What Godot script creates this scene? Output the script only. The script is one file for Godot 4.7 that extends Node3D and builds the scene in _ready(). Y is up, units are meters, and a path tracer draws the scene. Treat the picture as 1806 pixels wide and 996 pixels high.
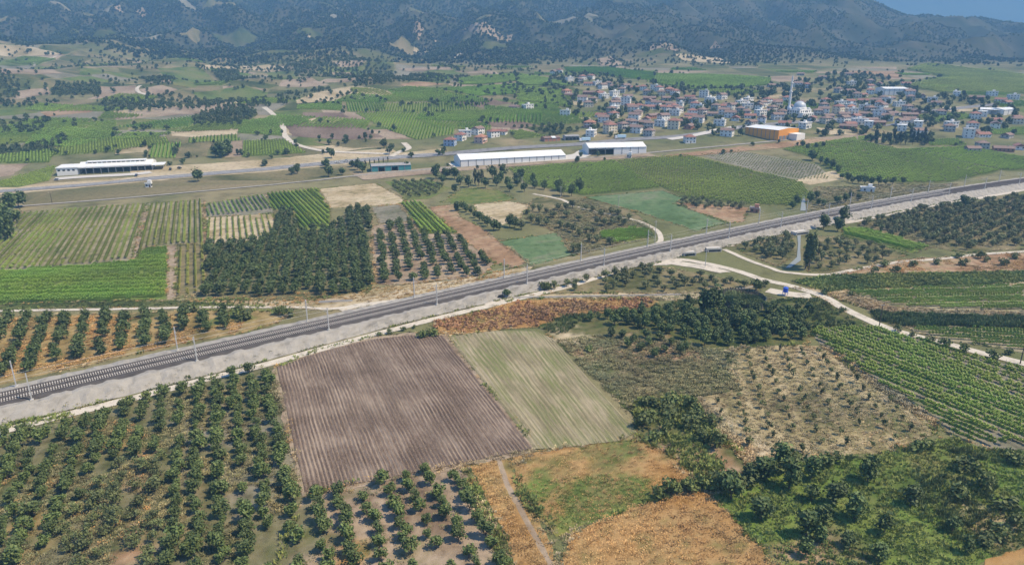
extends Node3D
# An aerial view over a farmed valley: double railway, orchards, vineyards, a village with a mosque, wooded hills in haze.
const F := 1220.0            # focal length in pixels of the 1806 x 996 photograph
const PITCH := 0.32289       # 18.5 degrees down
const CAMH := 100.0
const FLAT := 560.0          # the valley floor is level out to this depth, then rises to the hills

var rng := RandomNumberGenerator.new()
var taken := {}
var mats := {}
var lift := 0.03      # near sheets, one above the other
var flift := 0.06     # sheets beyond the level ground
var zl := PackedFloat32Array()
var hh := PackedFloat32Array()
const X0 := -3000.0
const XS := 25.0
const XN := 241
var n1 := FastNoiseLite.new()
var n2 := FastNoiseLite.new()
var n3 := FastNoiseLite.new()
var tex := {}

# ---------------------------------------------------------------- names and metas
func numbered(called: String) -> String:
	var k: int = taken.get(called, -1) + 1
	taken[called] = k
	return called if k == 0 else "%s_%03d" % [called, k]

func tag(o: Node, label: String, category: String, group := "", kind := "") -> void:
	if label: o.set_meta("label", label)
	if category: o.set_meta("category", category)
	if group: o.set_meta("group", group)
	if kind: o.set_meta("kind", kind)

func thing(called: String, label: String, category: String, at := Vector3.ZERO, turn := 0.0, group := "") -> Node3D:
	var o := Node3D.new()
	o.name = numbered(called)
	add_child(o)
	o.position = at
	o.rotation.y = turn
	tag(o, label, category, group)
	return o

func part(called: String, mesh: Mesh, m: Material, parent: Node, at := Vector3.ZERO, turn := 0.0) -> MeshInstance3D:
	var o := MeshInstance3D.new()
	o.name = called
	o.mesh = mesh
	o.material_override = m
	parent.add_child(o, true)
	o.position = at
	o.rotation.y = turn
	return o

func top(called: String, mesh: Mesh, m: Material, label: String, category: String, kind := "", group := "") -> MeshInstance3D:
	var o := MeshInstance3D.new()
	o.name = numbered(called)
	o.mesh = mesh
	o.material_override = m
	add_child(o)
	tag(o, label, category, group, kind)
	return o

func scatter(called: String, mesh: Mesh, m: Material, xf: Array, parent: Node, cols := PackedColorArray()) -> MultiMeshInstance3D:
	var mm := MultiMesh.new()
	mm.transform_format = MultiMesh.TRANSFORM_3D
	mm.use_colors = cols.size() > 0
	mm.mesh = mesh
	mm.instance_count = xf.size()
	for i in xf.size():
		mm.set_instance_transform(i, xf[i])
		if cols.size(): mm.set_instance_color(i, cols[i])
	var o := MultiMeshInstance3D.new()
	o.name = called
	o.multimesh = mm
	o.material_override = m
	parent.add_child(o, true)
	o.set_meta("kind", "stuff")
	return o

# ---------------------------------------------------------------- terrain
const PROF := [[0.0, 0.0], [560.0, 0.0], [620.0, 3.2], [720.0, 12.5], [850.0, 27.0], [1050.0, 44.0], [1300.0, 60.0], [1550.0, 75.0], [1800.0, 84.0], [4000.0, 120.0]]

func prof(d: float) -> float:
	for i in range(1, PROF.size()):
		if d <= PROF[i][0]:
			var t: float = (d - PROF[i - 1][0]) / (PROF[i][0] - PROF[i - 1][0])
			return lerpf(PROF[i - 1][1], PROF[i][1], t)
	return 120.0

func bump(x: float, d: float, cx: float, cd: float, a: float, sx: float, sd: float) -> float:
	var q := (x - cx) * (x - cx) / (sx * sx) + (d - cd) * (d - cd) / (sd * sd)
	return a * exp(-q)

func raw_height(x: float, z: float) -> float:
	var d := -z
	if d <= FLAT: return 0.0
	var e := (prof(d - 25.0) + prof(d) + prof(d + 25.0)) / 3.0 if d > 590.0 else prof(d)
	var soft := smoothstep(FLAT, 720.0, d)
	e += soft * n2.get_noise_2d(x * 0.25, z * 0.25) * 2.0
	var az := x / d
	e += soft * bump(x, d, -810.0, 1130.0, 30.0, 170.0, 110.0)
	e += soft * bump(x, d, -1080.0, 1480.0, 50.0, 330.0, 170.0)
	e += soft * bump(x, d, -245.0, 1010.0, 9.0, 95.0, 60.0)
	e += soft * bump(x, d, 350.0, 1690.0, 34.0, 75.0, 110.0)
	e += soft * bump(x, d, 660.0, 1720.0, 26.0, 110.0, 120.0)
	e += soft * bump(x, d, -560.0, 1330.0, 12.0, 130.0, 70.0)
	e += smoothstep(0.05, -0.25, az) * smoothstep(820.0, 1200.0, d) * n1.get_noise_2d(x * 1.6 + 500.0, z * 1.9) * 26.0
	# the mountain side
	var d0 := 1560.0 + 120.0 * n2.get_noise_2d(x * 0.12, 40.0) + 90.0 * smoothstep(0.1, 0.4, az)
	var dc := lerpf(3250.0, 2650.0, smoothstep(0.25, 0.55, az))
	var crest := lerpf(430.0, 395.0, smoothstep(-0.7, -0.2, az))
	crest = lerpf(crest, 310.0, smoothstep(0.28, 0.44, az))
	crest = lerpf(crest, 214.0, smoothstep(0.44, 0.56, az))
	crest = lerpf(crest, 176.0, smoothstep(0.58, 0.75, az))
	var s := clampf((d - d0) / (dc - d0), 0.0, 1.0)
	var back := clampf((d - dc) / 500.0, 0.0, 1.0)
	var face := s * (0.55 + 0.45 * s)
	e = lerpf(e, crest, face) - back * back * 60.0
	var rough := smoothstep(0.0, 0.25, s) * (1.0 - 0.7 * smoothstep(0.7, 1.0, s))
	e += rough * ((0.42 - absf(n1.get_noise_2d(x * 1.25, z * 0.7)) * 1.5) * 105.0 - 12.0) + rough * n2.get_noise_2d(x * 0.9, z * 0.9) * 26.0
	return e

func make_grid() -> void:
	n1.seed = 11; n1.frequency = 0.0016; n1.fractal_octaves = 3
	n2.seed = 5; n2.frequency = 0.012; n2.fractal_octaves = 3
	n3.seed = 23; n3.frequency = 0.02; n3.fractal_octaves = 4
	zl.append(300.0)
	var d := FLAT
	while d < 1600.0:
		zl.append(-d); d += 20.0
	while d < 3800.0:
		zl.append(-d); d += 30.0
	hh.resize(zl.size() * XN)
	for j in zl.size():
		for i in XN:
			hh[j * XN + i] = raw_height(X0 + XS * i, zl[j])

func zrow(z: float) -> int:
	var d := -z
	if d <= FLAT: return 0
	if d < 1600.0: return 1 + int((d - FLAT) / 20.0)
	return mini(zl.size() - 2, 1 + 52 + int((d - 1600.0) / 30.0))

func th(x: float, z: float) -> float:
	if z > -FLAT: return 0.0
	var fi := clampf((x - X0) / XS, 0.0, XN - 1.001)
	var i := int(fi)
	var j := zrow(z)
	var u := fi - i
	var v := clampf((z - zl[j]) / (zl[j + 1] - zl[j]), 0.0, 1.0)
	var a := hh[j * XN + i]
	var b := hh[j * XN + i + 1]
	var c := hh[(j + 1) * XN + i]
	var e := hh[(j + 1) * XN + i + 1]
	if u + v <= 1.0: return a + (b - a) * u + (c - a) * v
	return e + (c - e) * (1.0 - u) + (b - e) * (1.0 - v)

func tn(x: float, z: float) -> Vector3:
	if z > -FLAT - 12.0: return Vector3.UP
	return Vector3(th(x - 12.0, z) - th(x + 12.0, z), 24.0, th(x, z - 12.0) - th(x, z + 12.0)).normalized()

# ---------------------------------------------------------------- pixels to places on the ground
func aim(px: float, py: float) -> Vector3:
	return Vector3((px - 903.0) / F, -(py - 498.0) / F, -1.0).rotated(Vector3.RIGHT, -PITCH)

func gp(px: float, py: float, up := 0.0) -> Vector3:
	var v := aim(px, py)
	if v.y < 0.0:
		var t := (CAMH - up) / -v.y
		if -v.z * t <= FLAT: return Vector3(v.x * t, up, v.z * t)
	var s := FLAT / -v.z
	var st := 12.0
	for k in 400:
		var p := Vector3(0, CAMH, 0) + v * (s + st)
		if p.y < th(p.x, p.z) + up:
			for b in 8:
				st *= 0.5
				p = Vector3(0, CAMH, 0) + v * (s + st)
				if p.y > th(p.x, p.z) + up: s += st
			break
		s += st
	var q := Vector3(0, CAMH, 0) + v * s
	q.y = th(q.x, q.z) + up
	return q

func g2(px: float, py: float) -> Vector2:
	var p := gp(px, py)
	return Vector2(p.x, p.z)

func area(a: Array) -> PackedVector2Array:
	var out := PackedVector2Array()
	for i in range(0, a.size(), 2): out.append(g2(a[i], a[i + 1]))
	return out

func ground(p: Vector2, up := 0.0) -> Vector3:
	return Vector3(p.x, th(p.x, p.y) + up, p.y)

func ragged(poly: PackedVector2Array, amp: float, step: float) -> PackedVector2Array:
	var out := PackedVector2Array()
	for i in poly.size():
		var a := poly[i]
		var b := poly[(i + 1) % poly.size()]
		var n := maxi(1, int(a.distance_to(b) / step))
		var side := (b - a).normalized().orthogonal()
		for k in n:
			var p := a.lerp(b, float(k) / n)
			out.append(p + side * amp * (n3.get_noise_2d(p.x * 8.0, p.y * 8.0) * 1.6))
	return out

# a sheet that lies on the terrain's own triangles
func drape(poly: PackedVector2Array, up: float, key := "") -> ArrayMesh:
	var st := SurfaceTool.new()
	st.begin(Mesh.PRIMITIVE_TRIANGLES)
	var lo := Vector2(1e9, 1e9)
	var hi := Vector2(-1e9, -1e9)
	for p in poly:
		lo = lo.min(p); hi = hi.max(p)
	var level := PackedVector2Array([Vector2(lo.x - 1, -FLAT), Vector2(hi.x + 1, -FLAT), Vector2(hi.x + 1, 400), Vector2(lo.x - 1, 400)])
	for q in Geometry2D.intersect_polygons(poly, level): lay(st, q, up, key)
	if lo.y < -FLAT:
		var beyond := Geometry2D.intersect_polygons(poly, PackedVector2Array([Vector2(lo.x - 1, -FLAT), Vector2(hi.x + 1, -FLAT), Vector2(hi.x + 1, lo.y - 10), Vector2(lo.x - 1, lo.y - 10)]))
		for part_of in beyond:
			for i in range(maxi(0, int((lo.x - X0) / XS)), mini(XN - 2, int((hi.x - X0) / XS)) + 1):
				var xa := X0 + XS * i
				var column := Geometry2D.intersect_polygons(part_of, PackedVector2Array([Vector2(xa, -FLAT), Vector2(xa + XS, -FLAT), Vector2(xa + XS, lo.y - 10), Vector2(xa, lo.y - 10)]))
				for col in column:
					var clo := 1e9
					var chi := -1e9
					for p in col:
						clo = minf(clo, p.y); chi = maxf(chi, p.y)
					for j in range(maxi(1, zrow(chi - 0.001)), zrow(clo + 0.001) + 1):
						var za := zl[j]
						var zb := zl[j + 1]
						for q in Geometry2D.intersect_polygons(col, PackedVector2Array([Vector2(xa, za), Vector2(xa + XS, za), Vector2(xa, zb)])): lay(st, q, up, key)
						for q in Geometry2D.intersect_polygons(col, PackedVector2Array([Vector2(xa + XS, za), Vector2(xa + XS, zb), Vector2(xa, zb)])): lay(st, q, up, key)
	return st.commit()

func lay(st: SurfaceTool, q: PackedVector2Array, up: float, key := "") -> void:
	var tri := Geometry2D.triangulate_polygon(q)
	for k in range(0, tri.size(), 3):
		var a := q[tri[k]]
		var b := q[tri[k + 1]]
		var c := q[tri[k + 2]]
		if (b - a).cross(c - a) > 0.0:
			var w := b
			b = c; c = w
		for p in [a, c, b]:
			if key: st.set_color(tone_at(p, key, Vector2.ZERO))
			st.set_normal(tn(p.x, p.y))
			st.add_vertex(Vector3(p.x, th(p.x, p.y) + up, p.y))

func inside(p: Vector2, poly: PackedVector2Array) -> bool:
	return Geometry2D.is_point_in_polygon(p, poly)

# rows of places inside an area: [[Vector2, ...], ...]
func rows(poly: PackedVector2Array, dir: Vector2, gap: float, step: float, jit := 0.0) -> Array:
	dir = dir.normalized()
	var side := dir.orthogonal()
	var u0 := 1e9; var u1 := -1e9; var v0 := 1e9; var v1 := -1e9
	for p in poly:
		u0 = minf(u0, p.dot(side)); u1 = maxf(u1, p.dot(side))
		v0 = minf(v0, p.dot(dir)); v1 = maxf(v1, p.dot(dir))
	var out := []
	var u := u0 + gap * 0.5
	while u < u1:
		var row := []
		var v := v0 + step * 0.5
		while v < v1:
			var p := side * (u + rng.randf_range(-jit, jit)) + dir * (v + rng.randf_range(-jit, jit))
			if inside(p, poly): row.append(p)
			v += step
		if row.size(): out.append(row)
		u += gap
	return out

func smooth_line(a: Array, n := 6) -> PackedVector2Array:
	var k := PackedVector2Array()
	for i in range(0, a.size(), 2): k.append(g2(a[i], a[i + 1]))
	var out := PackedVector2Array()
	for i in k.size() - 1:
		var p0 := k[maxi(0, i - 1)]
		var p3 := k[mini(k.size() - 1, i + 2)]
		for s in n: out.append(k[i].cubic_interpolate(k[i + 1], p0, p3, float(s) / n))
	out.append(k[k.size() - 1])
	return out

func band(line: PackedVector2Array, a: float, b: float) -> PackedVector2Array:
	# the strip between two offsets of a line
	var l := PackedVector2Array()
	var r := PackedVector2Array()
	for i in line.size():
		var t := (line[mini(i + 1, line.size() - 1)] - line[maxi(i - 1, 0)]).normalized().orthogonal()
		l.append(line[i] + t * a)
		r.append(line[i] + t * b)
	r.reverse()
	l.append_array(r)
	return l

# ---------------------------------------------------------------- materials
func ramp_tex(key: String, freq: float, cols: Array, octaves := 5, size := 512, warp := 0.0, kind := FastNoiseLite.TYPE_SIMPLEX_SMOOTH) -> NoiseTexture2D:
	if tex.has(key): return tex[key]
	var n := FastNoiseLite.new()
	n.seed = hash(key) % 10000
	n.noise_type = kind
	n.frequency = freq
	n.fractal_octaves = octaves
	n.fractal_gain = 0.6
	if warp > 0.0:
		n.domain_warp_enabled = true
		n.domain_warp_amplitude = warp
	var g := Gradient.new()
	var offs := PackedFloat32Array()
	var cc := PackedColorArray()
	for i in cols.size():
		offs.append(0.12 + 0.76 * float(i) / (cols.size() - 1))
		var c: Color = cols[i]
		cc.append(c.linear_to_srgb())
	g.offsets = offs
	g.colors = cc
	var t := NoiseTexture2D.new()
	t.width = size; t.height = size
	t.seamless = true
	t.noise = n
	t.color_ramp = g
	tex[key] = t
	return t

func grey(v: float) -> Color:
	return Color(v, v, v)

# soil, grass, asphalt ...: a fine grain of several tones and broad patches
func soil(key: String, cols: Array, metres := 9.0, patch := 63.0, freq := 0.035, bumpy := 6.0) -> StandardMaterial3D:
	if mats.has(key): return mats[key]
	var m := StandardMaterial3D.new()
	m.resource_name = key
	m.albedo_texture = ramp_tex(key, freq, cols)
	m.uv1_triplanar = true
	m.uv1_world_triplanar = true
	m.uv1_scale = Vector3.ONE / metres
	m.roughness = 0.95
	m.metallic_specular = 0.2
	m.detail_enabled = true
	m.detail_blend_mode = BaseMaterial3D.BLEND_MODE_MUL
	m.detail_uv_layer = BaseMaterial3D.DETAIL_UV_2
	m.detail_albedo = ramp_tex("patches", 0.012, [grey(0.55), grey(0.8), grey(0.95), grey(1.0), grey(0.85)], 5, 512, 30.0)
	m.uv2_triplanar = true
	m.uv2_world_triplanar = true
	m.uv2_scale = Vector3.ONE / patch
	if bumpy > 0.0:
		m.heightmap_enabled = true
		m.heightmap_texture = ramp_tex("relief", 0.05, [Color.BLACK, Color.WHITE], 5)
		m.heightmap_scale = bumpy
	mats[key] = m
	return m

func plain(key: String, c: Color, rough := 0.8, metal := 0.0, vcol := false, back := Color.BLACK) -> StandardMaterial3D:
	if mats.has(key): return mats[key]
	var m := StandardMaterial3D.new()
	m.resource_name = key
	m.albedo_color = c.linear_to_srgb()
	m.roughness = rough
	m.metallic = metal
	m.vertex_color_use_as_albedo = vcol
	if back != Color.BLACK:
		m.backlight_enabled = true
		m.backlight = back
	mats[key] = m
	return m

# a wall or roof skin: base colour with blotches and streaks of weathering
func skin(key: String, c: Color, grime := 0.75, metres := 5.0, rough := 0.8, metal := 0.0) -> StandardMaterial3D:
	if mats.has(key): return mats[key]
	var m := plain(key, c, rough, metal)
	m.albedo_texture = ramp_tex("grime%d" % int(grime * 100), 0.02, [grey(grime), grey(1.0), grey(0.5 + grime * 0.5), grey(1.0)], 5, 512, 20.0)
	m.uv1_triplanar = true
	m.uv1_world_triplanar = true
	m.uv1_scale = Vector3.ONE / metres
	return m

# ---------------------------------------------------------------- shapes
func quad(st: SurfaceTool, a: Vector3, b: Vector3, c: Vector3, d: Vector3) -> void:
	for p in [a, b, c, a, c, d]: st.add_vertex(p)

func newst() -> SurfaceTool:
	var st := SurfaceTool.new()
	st.begin(Mesh.PRIMITIVE_TRIANGLES)
	return st

func add_box(st: SurfaceTool, c: Vector3, s: Vector3, b := Basis.IDENTITY) -> void:
	var h := s * 0.5
	var v := []
	for k in 8: v.append(c + b * Vector3(h.x * (1 if k & 1 else -1), h.y * (1 if k & 2 else -1), h.z * (1 if k & 4 else -1)))
	quad(st, v[0], v[1], v[3], v[2]); quad(st, v[5], v[4], v[6], v[7])
	quad(st, v[4], v[0], v[2], v[6]); quad(st, v[1], v[5], v[7], v[3])
	quad(st, v[2], v[3], v[7], v[6]); quad(st, v[4], v[5], v[1], v[0])

func box_mesh(c: Vector3, s: Vector3) -> ArrayMesh:
	var st := newst()
	add_box(st, c, s)
	return st.commit()

func add_tube(st: SurfaceTool, a: Vector3, b: Vector3, ra: float, rb: float, n := 6) -> void:
	var ax := (b - a).normalized()
	var x := ax.cross(Vector3.RIGHT if absf(ax.x) < 0.8 else Vector3.FORWARD).normalized()
	var y := ax.cross(x)
	for i in n:
		var p := x * cos(TAU * i / n) + y * sin(TAU * i / n)
		var q := x * cos(TAU * (i + 1) / n) + y * sin(TAU * (i + 1) / n)
		quad(st, a + p * ra, a + q * ra, b + q * rb, b + p * rb)
		for w in [b, b + q * rb, b + p * rb]: st.add_vertex(w)

func add_lathe(st: SurfaceTool, c: Vector3, prof_pts: Array, n := 16) -> void:
	for k in prof_pts.size() - 1:
		var a: Vector2 = prof_pts[k]
		var b: Vector2 = prof_pts[k + 1]
		for i in n:
			var p := Vector3(cos(TAU * i / n), 0, sin(TAU * i / n))
			var q := Vector3(cos(TAU * (i + 1) / n), 0, sin(TAU * (i + 1) / n))
			var u := Vector3.UP
			quad(st, c + p * a.x + u * a.y, c + q * a.x + u * a.y, c + q * b.x + u * b.y, c + p * b.x + u * b.y)

func add_leaf(st: SurfaceTool, p: Vector3, nrm: Vector3, s: float, c: Color) -> void:
	var x := nrm.cross(Vector3(rng.randf_range(-1, 1), rng.randf_range(-1, 1), rng.randf_range(-1, 1))).normalized()
	var y := nrm.cross(x).normalized() * rng.randf_range(0.45, 0.75)
	st.set_color(c)
	quad(st, p - x * s, p - y * s + nrm * s * 0.15, p + x * s, p + y * s + nrm * s * 0.15)

func rdir() -> Vector3:
	var y := rng.randf_range(-1, 1)
	var a := rng.randf() * TAU
	var r := sqrt(1.0 - y * y)
	return Vector3(r * cos(a), y, r * sin(a))

# a crown: lobes of leaf sprays with gaps between them
func leafy(st: SurfaceTool, c: Vector3, r: Vector3, lobes: int, leaves: int, size: float, ca: Color, cb: Color, spread := 0.55, lobe_r := 0.5) -> void:
	for l in lobes:
		var ld := rdir()
		var lc := c + Vector3(ld.x * r.x, ld.y * r.y, ld.z * r.z) * spread * sqrt(rng.randf_range(0.2, 1.0))
		var lr := lobe_r * rng.randf_range(0.7, 1.2)
		for k in int(leaves / lobes):
			var q := rdir()
			var rad := pow(rng.randf(), 0.4) * lr
			var p := lc + Vector3(q.x * r.x, q.y * r.y, q.z * r.z) * rad
			add_leaf(st, p, (q * 0.8 + rdir() * 0.9 + Vector3(0, 0.35, 0)).normalized(), size * rng.randf_range(0.6, 1.3), ca.lerp(cb, rng.randf()) * tint)

func crown_mesh(r: Vector3, lobes: int, leaves: int, size: float, ca: Color, cb: Color, base := 0.0, spread := 0.55, lobe_r := 0.5) -> ArrayMesh:
	var st := newst()
	leafy(st, Vector3(0, base + r.y, 0), r, lobes, leaves, size, ca, cb, spread, lobe_r)
	return st.commit()

func trunk_mesh(h: float, r: float, limbs: int, reach: float) -> ArrayMesh:
	var st := newst()
	add_tube(st, Vector3(0, -0.1, 0), Vector3(0, h, 0), r, r * 0.75, 6)
	for i in limbs:
		var a := TAU * (i + rng.randf_range(-0.2, 0.2)) / limbs
		add_tube(st, Vector3(0, h * 0.95, 0), Vector3(cos(a) * reach, h + reach * 1.2, sin(a) * reach), r * 0.6, r * 0.2, 5)
	return st.commit()

# a clump of broad leaning blades
func clump_mesh(blades: int, h: float, spread: float, ca: Color, cb: Color) -> ArrayMesh:
	var st := newst()
	for i in blades:
		var a := rng.randf() * TAU
		var o := Vector3(cos(a), 0, sin(a)) * spread * sqrt(rng.randf())
		var tip := o * 1.5 + Vector3(rng.randf_range(-0.3, 0.3), rng.randf_range(0.5, 1.1), rng.randf_range(-0.3, 0.3)) * h
		var w := Vector3(cos(a + 1.3), 0, sin(a + 1.3)) * rng.randf_range(0.08, 0.16)
		var m := o.lerp(tip, 0.55) + Vector3(0, h * 0.12, 0)
		st.set_color(ca.lerp(cb, rng.randf()))
		for p in [o, m - w, m + w, tip, m + w, m - w]: st.add_vertex(p)
	return st.commit()

func xf(p: Vector2, s := 1.0, up := 0.0) -> Transform3D:
	return Transform3D(Basis(Vector3.UP, rng.randf() * TAU).scaled(Vector3(s * rng.randf_range(0.85, 1.15), s * rng.randf_range(0.85, 1.15), s * rng.randf_range(0.85, 1.15))), ground(p, up))

# ---------------------------------------------------------------- trees
var shapes := {}
var tint := 1.0      # each variant of a tree has leaves of its own tone
var leafm: StandardMaterial3D
var bark: StandardMaterial3D

func kind_of(kind: String) -> Array:
	if shapes.has(kind): return shapes[kind]
	var out := []
	for v in 6:
		tint = [1.0, 0.82, 1.22, 0.95, 1.1, 0.75][v]
		var c: ArrayMesh
		var t: ArrayMesh
		match kind:
			"fruit":
				c = crown_mesh(Vector3(2.0, 1.75, 2.0), 10, 460, 0.3, Color(0.051, 0.083, 0.020), Color(0.128, 0.166, 0.043), 0.55, 0.62, 0.46)
				t = trunk_mesh(0.8, 0.13, 4, 0.9)
			"sparse":
				c = crown_mesh(Vector3(2.2, 1.5, 2.2), 11, 300, 0.27, Color(0.071, 0.096, 0.032), Color(0.154, 0.175, 0.060), 0.6, 0.75, 0.4)
				t = trunk_mesh(0.9, 0.12, 5, 1.2)
			"round":
				c = crown_mesh(Vector3(2.3, 2.1, 2.3), 9, 360, 0.36, Color(0.041, 0.070, 0.018), Color(0.102, 0.135, 0.036), 0.35, 0.5, 0.55)
				t = trunk_mesh(0.7, 0.14, 4, 0.8)
			"olive":
				c = crown_mesh(Vector3(2.3, 2.0, 2.3), 9, 320, 0.36, Color(0.073, 0.094, 0.034), Color(0.159, 0.172, 0.068), 0.5, 0.58, 0.5)
				t = trunk_mesh(0.8, 0.16, 4, 0.9)
			"big":
				c = crown_mesh(Vector3(3.6, 3.8, 3.6), 12, 520, 0.6, Color(0.039, 0.068, 0.019), Color(0.104, 0.146, 0.038), 0.8, 0.58, 0.48)
				t = trunk_mesh(1.8, 0.25, 4, 1.5)
			"far":
				c = crown_mesh(Vector3(3.2, 3.0, 3.2), 7, 130, 0.95, Color(0.037, 0.062, 0.019), Color(0.091, 0.125, 0.036), 0.3, 0.5, 0.55)
				t = trunk_mesh(1.0, 0.22, 3, 1.0)
			"bush":
				c = crown_mesh(Vector3(1.4, 1.05, 1.4), 7, 170, 0.26, Color(0.055, 0.083, 0.021), Color(0.146, 0.172, 0.043), -0.15, 0.6, 0.5)
				t = trunk_mesh(0.3, 0.06, 4, 0.4)
			"sapling":
				c = crown_mesh(Vector3(0.6, 0.75, 0.6), 4, 60, 0.2, Color(0.061, 0.078, 0.025), Color(0.134, 0.146, 0.047), 0.25, 0.5, 0.55)
				t = trunk_mesh(0.5, 0.04, 3, 0.25)
			"poplar":
				c = crown_mesh(Vector3(2.1, 7.4, 2.1), 22, 900, 0.42, Color(0.039, 0.062, 0.021), Color(0.104, 0.130, 0.043), 0.6, 0.75, 0.3)
				t = trunk_mesh(3.0, 0.28, 3, 1.2)
			"cypress":
				c = crown_mesh(Vector3(1.35, 5.6, 1.35), 14, 260, 0.62, Color(0.022, 0.037, 0.015), Color(0.055, 0.078, 0.030), 0.3, 0.7, 0.34)
				t = trunk_mesh(1.4, 0.2, 3, 0.5)
		out.append([t, c])
	tint = 1.0
	shapes[kind] = out
	return out

func tree(called: String, kind: String, p: Vector2, s: float, label: String, category: String, group := "", tall := 1.0) -> Node3D:
	var v: Array = kind_of(kind)[rng.randi() % 6]
	var o := thing(called, label, category, ground(p), rng.randf() * TAU, group)
	o.scale = Vector3(s * rng.randf_range(0.88, 1.12), s * tall * rng.randf_range(0.85, 1.15), s * rng.randf_range(0.88, 1.12))
	part("trunk", v[0], bark, o)
	part("crown", v[1], leafm, o)
	return o

func orchard(px: Array, dir: Vector2, gap: float, step: float, jit: float, skip: float, called: String, kind: String, s0: float, s1: float, label: String, category: String, group: String, most := 300) -> void:
	var spots := []
	for row in rows(area(px), dir, gap, step, jit):
		for p in row:
			if rng.randf() >= skip: spots.append(p)
	spots.sort_custom(func(a: Vector2, b: Vector2) -> bool: return a.y > b.y)
	var rest := []
	for i in spots.size():
		var s := rng.randf_range(s0, s1)
		if i < most: tree(called, kind, spots[i], s, label, category, group)
		else: rest.append(xf(spots[i], s))
	if rest.size():
		tag(scatter(numbered(called + "_mass"), kind_of(kind)[1][1], leafm, rest, self), "deeper trees of the dense orchard merging into one mass", "trees", "", "stuff")

var vinem: StandardMaterial3D
var vine_shapes := []
var far_vines := []
var far_vine_cols := PackedColorArray()
var postm: StandardMaterial3D
var post_mesh: ArrayMesh

func vines(px: Array, dir: Vector2, gap: float, label: String, tone := Color(1, 1, 1), posts := false, s := 1.0, gone := 0.04) -> void:
	var poly := area(px)
	var d := dir.normalized()
	var turn := atan2(-d.y, d.x)
	for row in rows(poly, d, gap, 1.15, 0.12):
		var at := ground(row[0])
		var o := thing("vine_trellis", label, "grapevines", at, 0.0, label.replace("trellis of ", ""))
		var xs := []
		var cols := PackedColorArray()
		var ps := []
		var k := 0
		for p in row:
			k += 1
			if posts and k % 6 == 1: ps.append(Transform3D(Basis.IDENTITY, ground(p) - at))
			var patchy: float = n3.get_noise_2d(p.x * 1.6, p.y * 1.6)
			if rng.randf() < gone + maxf(0.0, patchy - 0.15) * 1.1: continue
			var b := Basis(Vector3.UP, turn + rng.randf_range(-0.12, 0.12)).scaled(Vector3(s, s * rng.randf_range(0.8, 1.2), s))
			xs.append(Transform3D(b, ground(p) - at))
			var w := 1.0 + rng.randf_range(-0.12, 0.12) + n3.get_noise_2d(p.x * 0.8, p.y * 0.8 + 90.0) * 0.35
			cols.append(Color(tone.r * w * (1.0 + 0.2 * patchy), tone.g * w, tone.b * w))
		if xs.is_empty():
			o.queue_free()
			remove_child(o)
			continue
		scatter("foliage", vine_shapes[rng.randi() % 3], vinem, xs, o, cols)
		if ps.size(): scatter("posts", post_mesh, postm, ps, o)

func vines_far(px: Array, dir: Vector2, gap: float, tone: Color, s := 1.0) -> void:
	vines_poly(area(px), dir, gap, tone, s)

func vines_poly(poly: PackedVector2Array, dir: Vector2, gap: float, tone: Color, s := 1.0) -> void:
	var d := dir.normalized()
	var turn := atan2(-d.y, d.x)
	for row in rows(poly, d, gap, 2.6, 0.2):
		for p in row:
			if rng.randf() < 0.07: continue
			far_vines.append(Transform3D(Basis(Vector3.UP, turn).scaled(Vector3(s, s * rng.randf_range(0.8, 1.2), s)), ground(p)))
			var w := 1.0 + rng.randf_range(-0.15, 0.15) + n3.get_noise_2d(p.x * 0.6, p.y * 0.6 + 50.0) * 0.3
			far_vine_cols.append(Color(tone.r * w, tone.g * w, tone.b * w))

# ---------------------------------------------------------------- fields, roads
var pal := {}
var edges := []

# the tone of the ground at a place: several kinds of matter mixed at broad and fine scales, streaked along the rows where it is worked
func tone_at(p: Vector2, key: String, dir: Vector2) -> Color:
	var c: Array = pal[key]
	var a := n3.get_noise_2d(p.x * 0.9, p.y * 0.9) * 0.75
	var b := n3.get_noise_2d(p.x * 6.0 + 40.0, p.y * 6.0) * 0.6
	if dir != Vector2.ZERO:
		var u := p.dot(dir.orthogonal())
		var v := p.dot(dir)
		b = b * 0.6 + n3.get_noise_2d(u * 9.0, v * 0.7) * 0.8
	var t := clampf(0.5 + a + b, 0.0, 0.999) * (c.size() - 1)
	var i := int(t)
	return c[i].lerp(c[i + 1], t - i)

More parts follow.
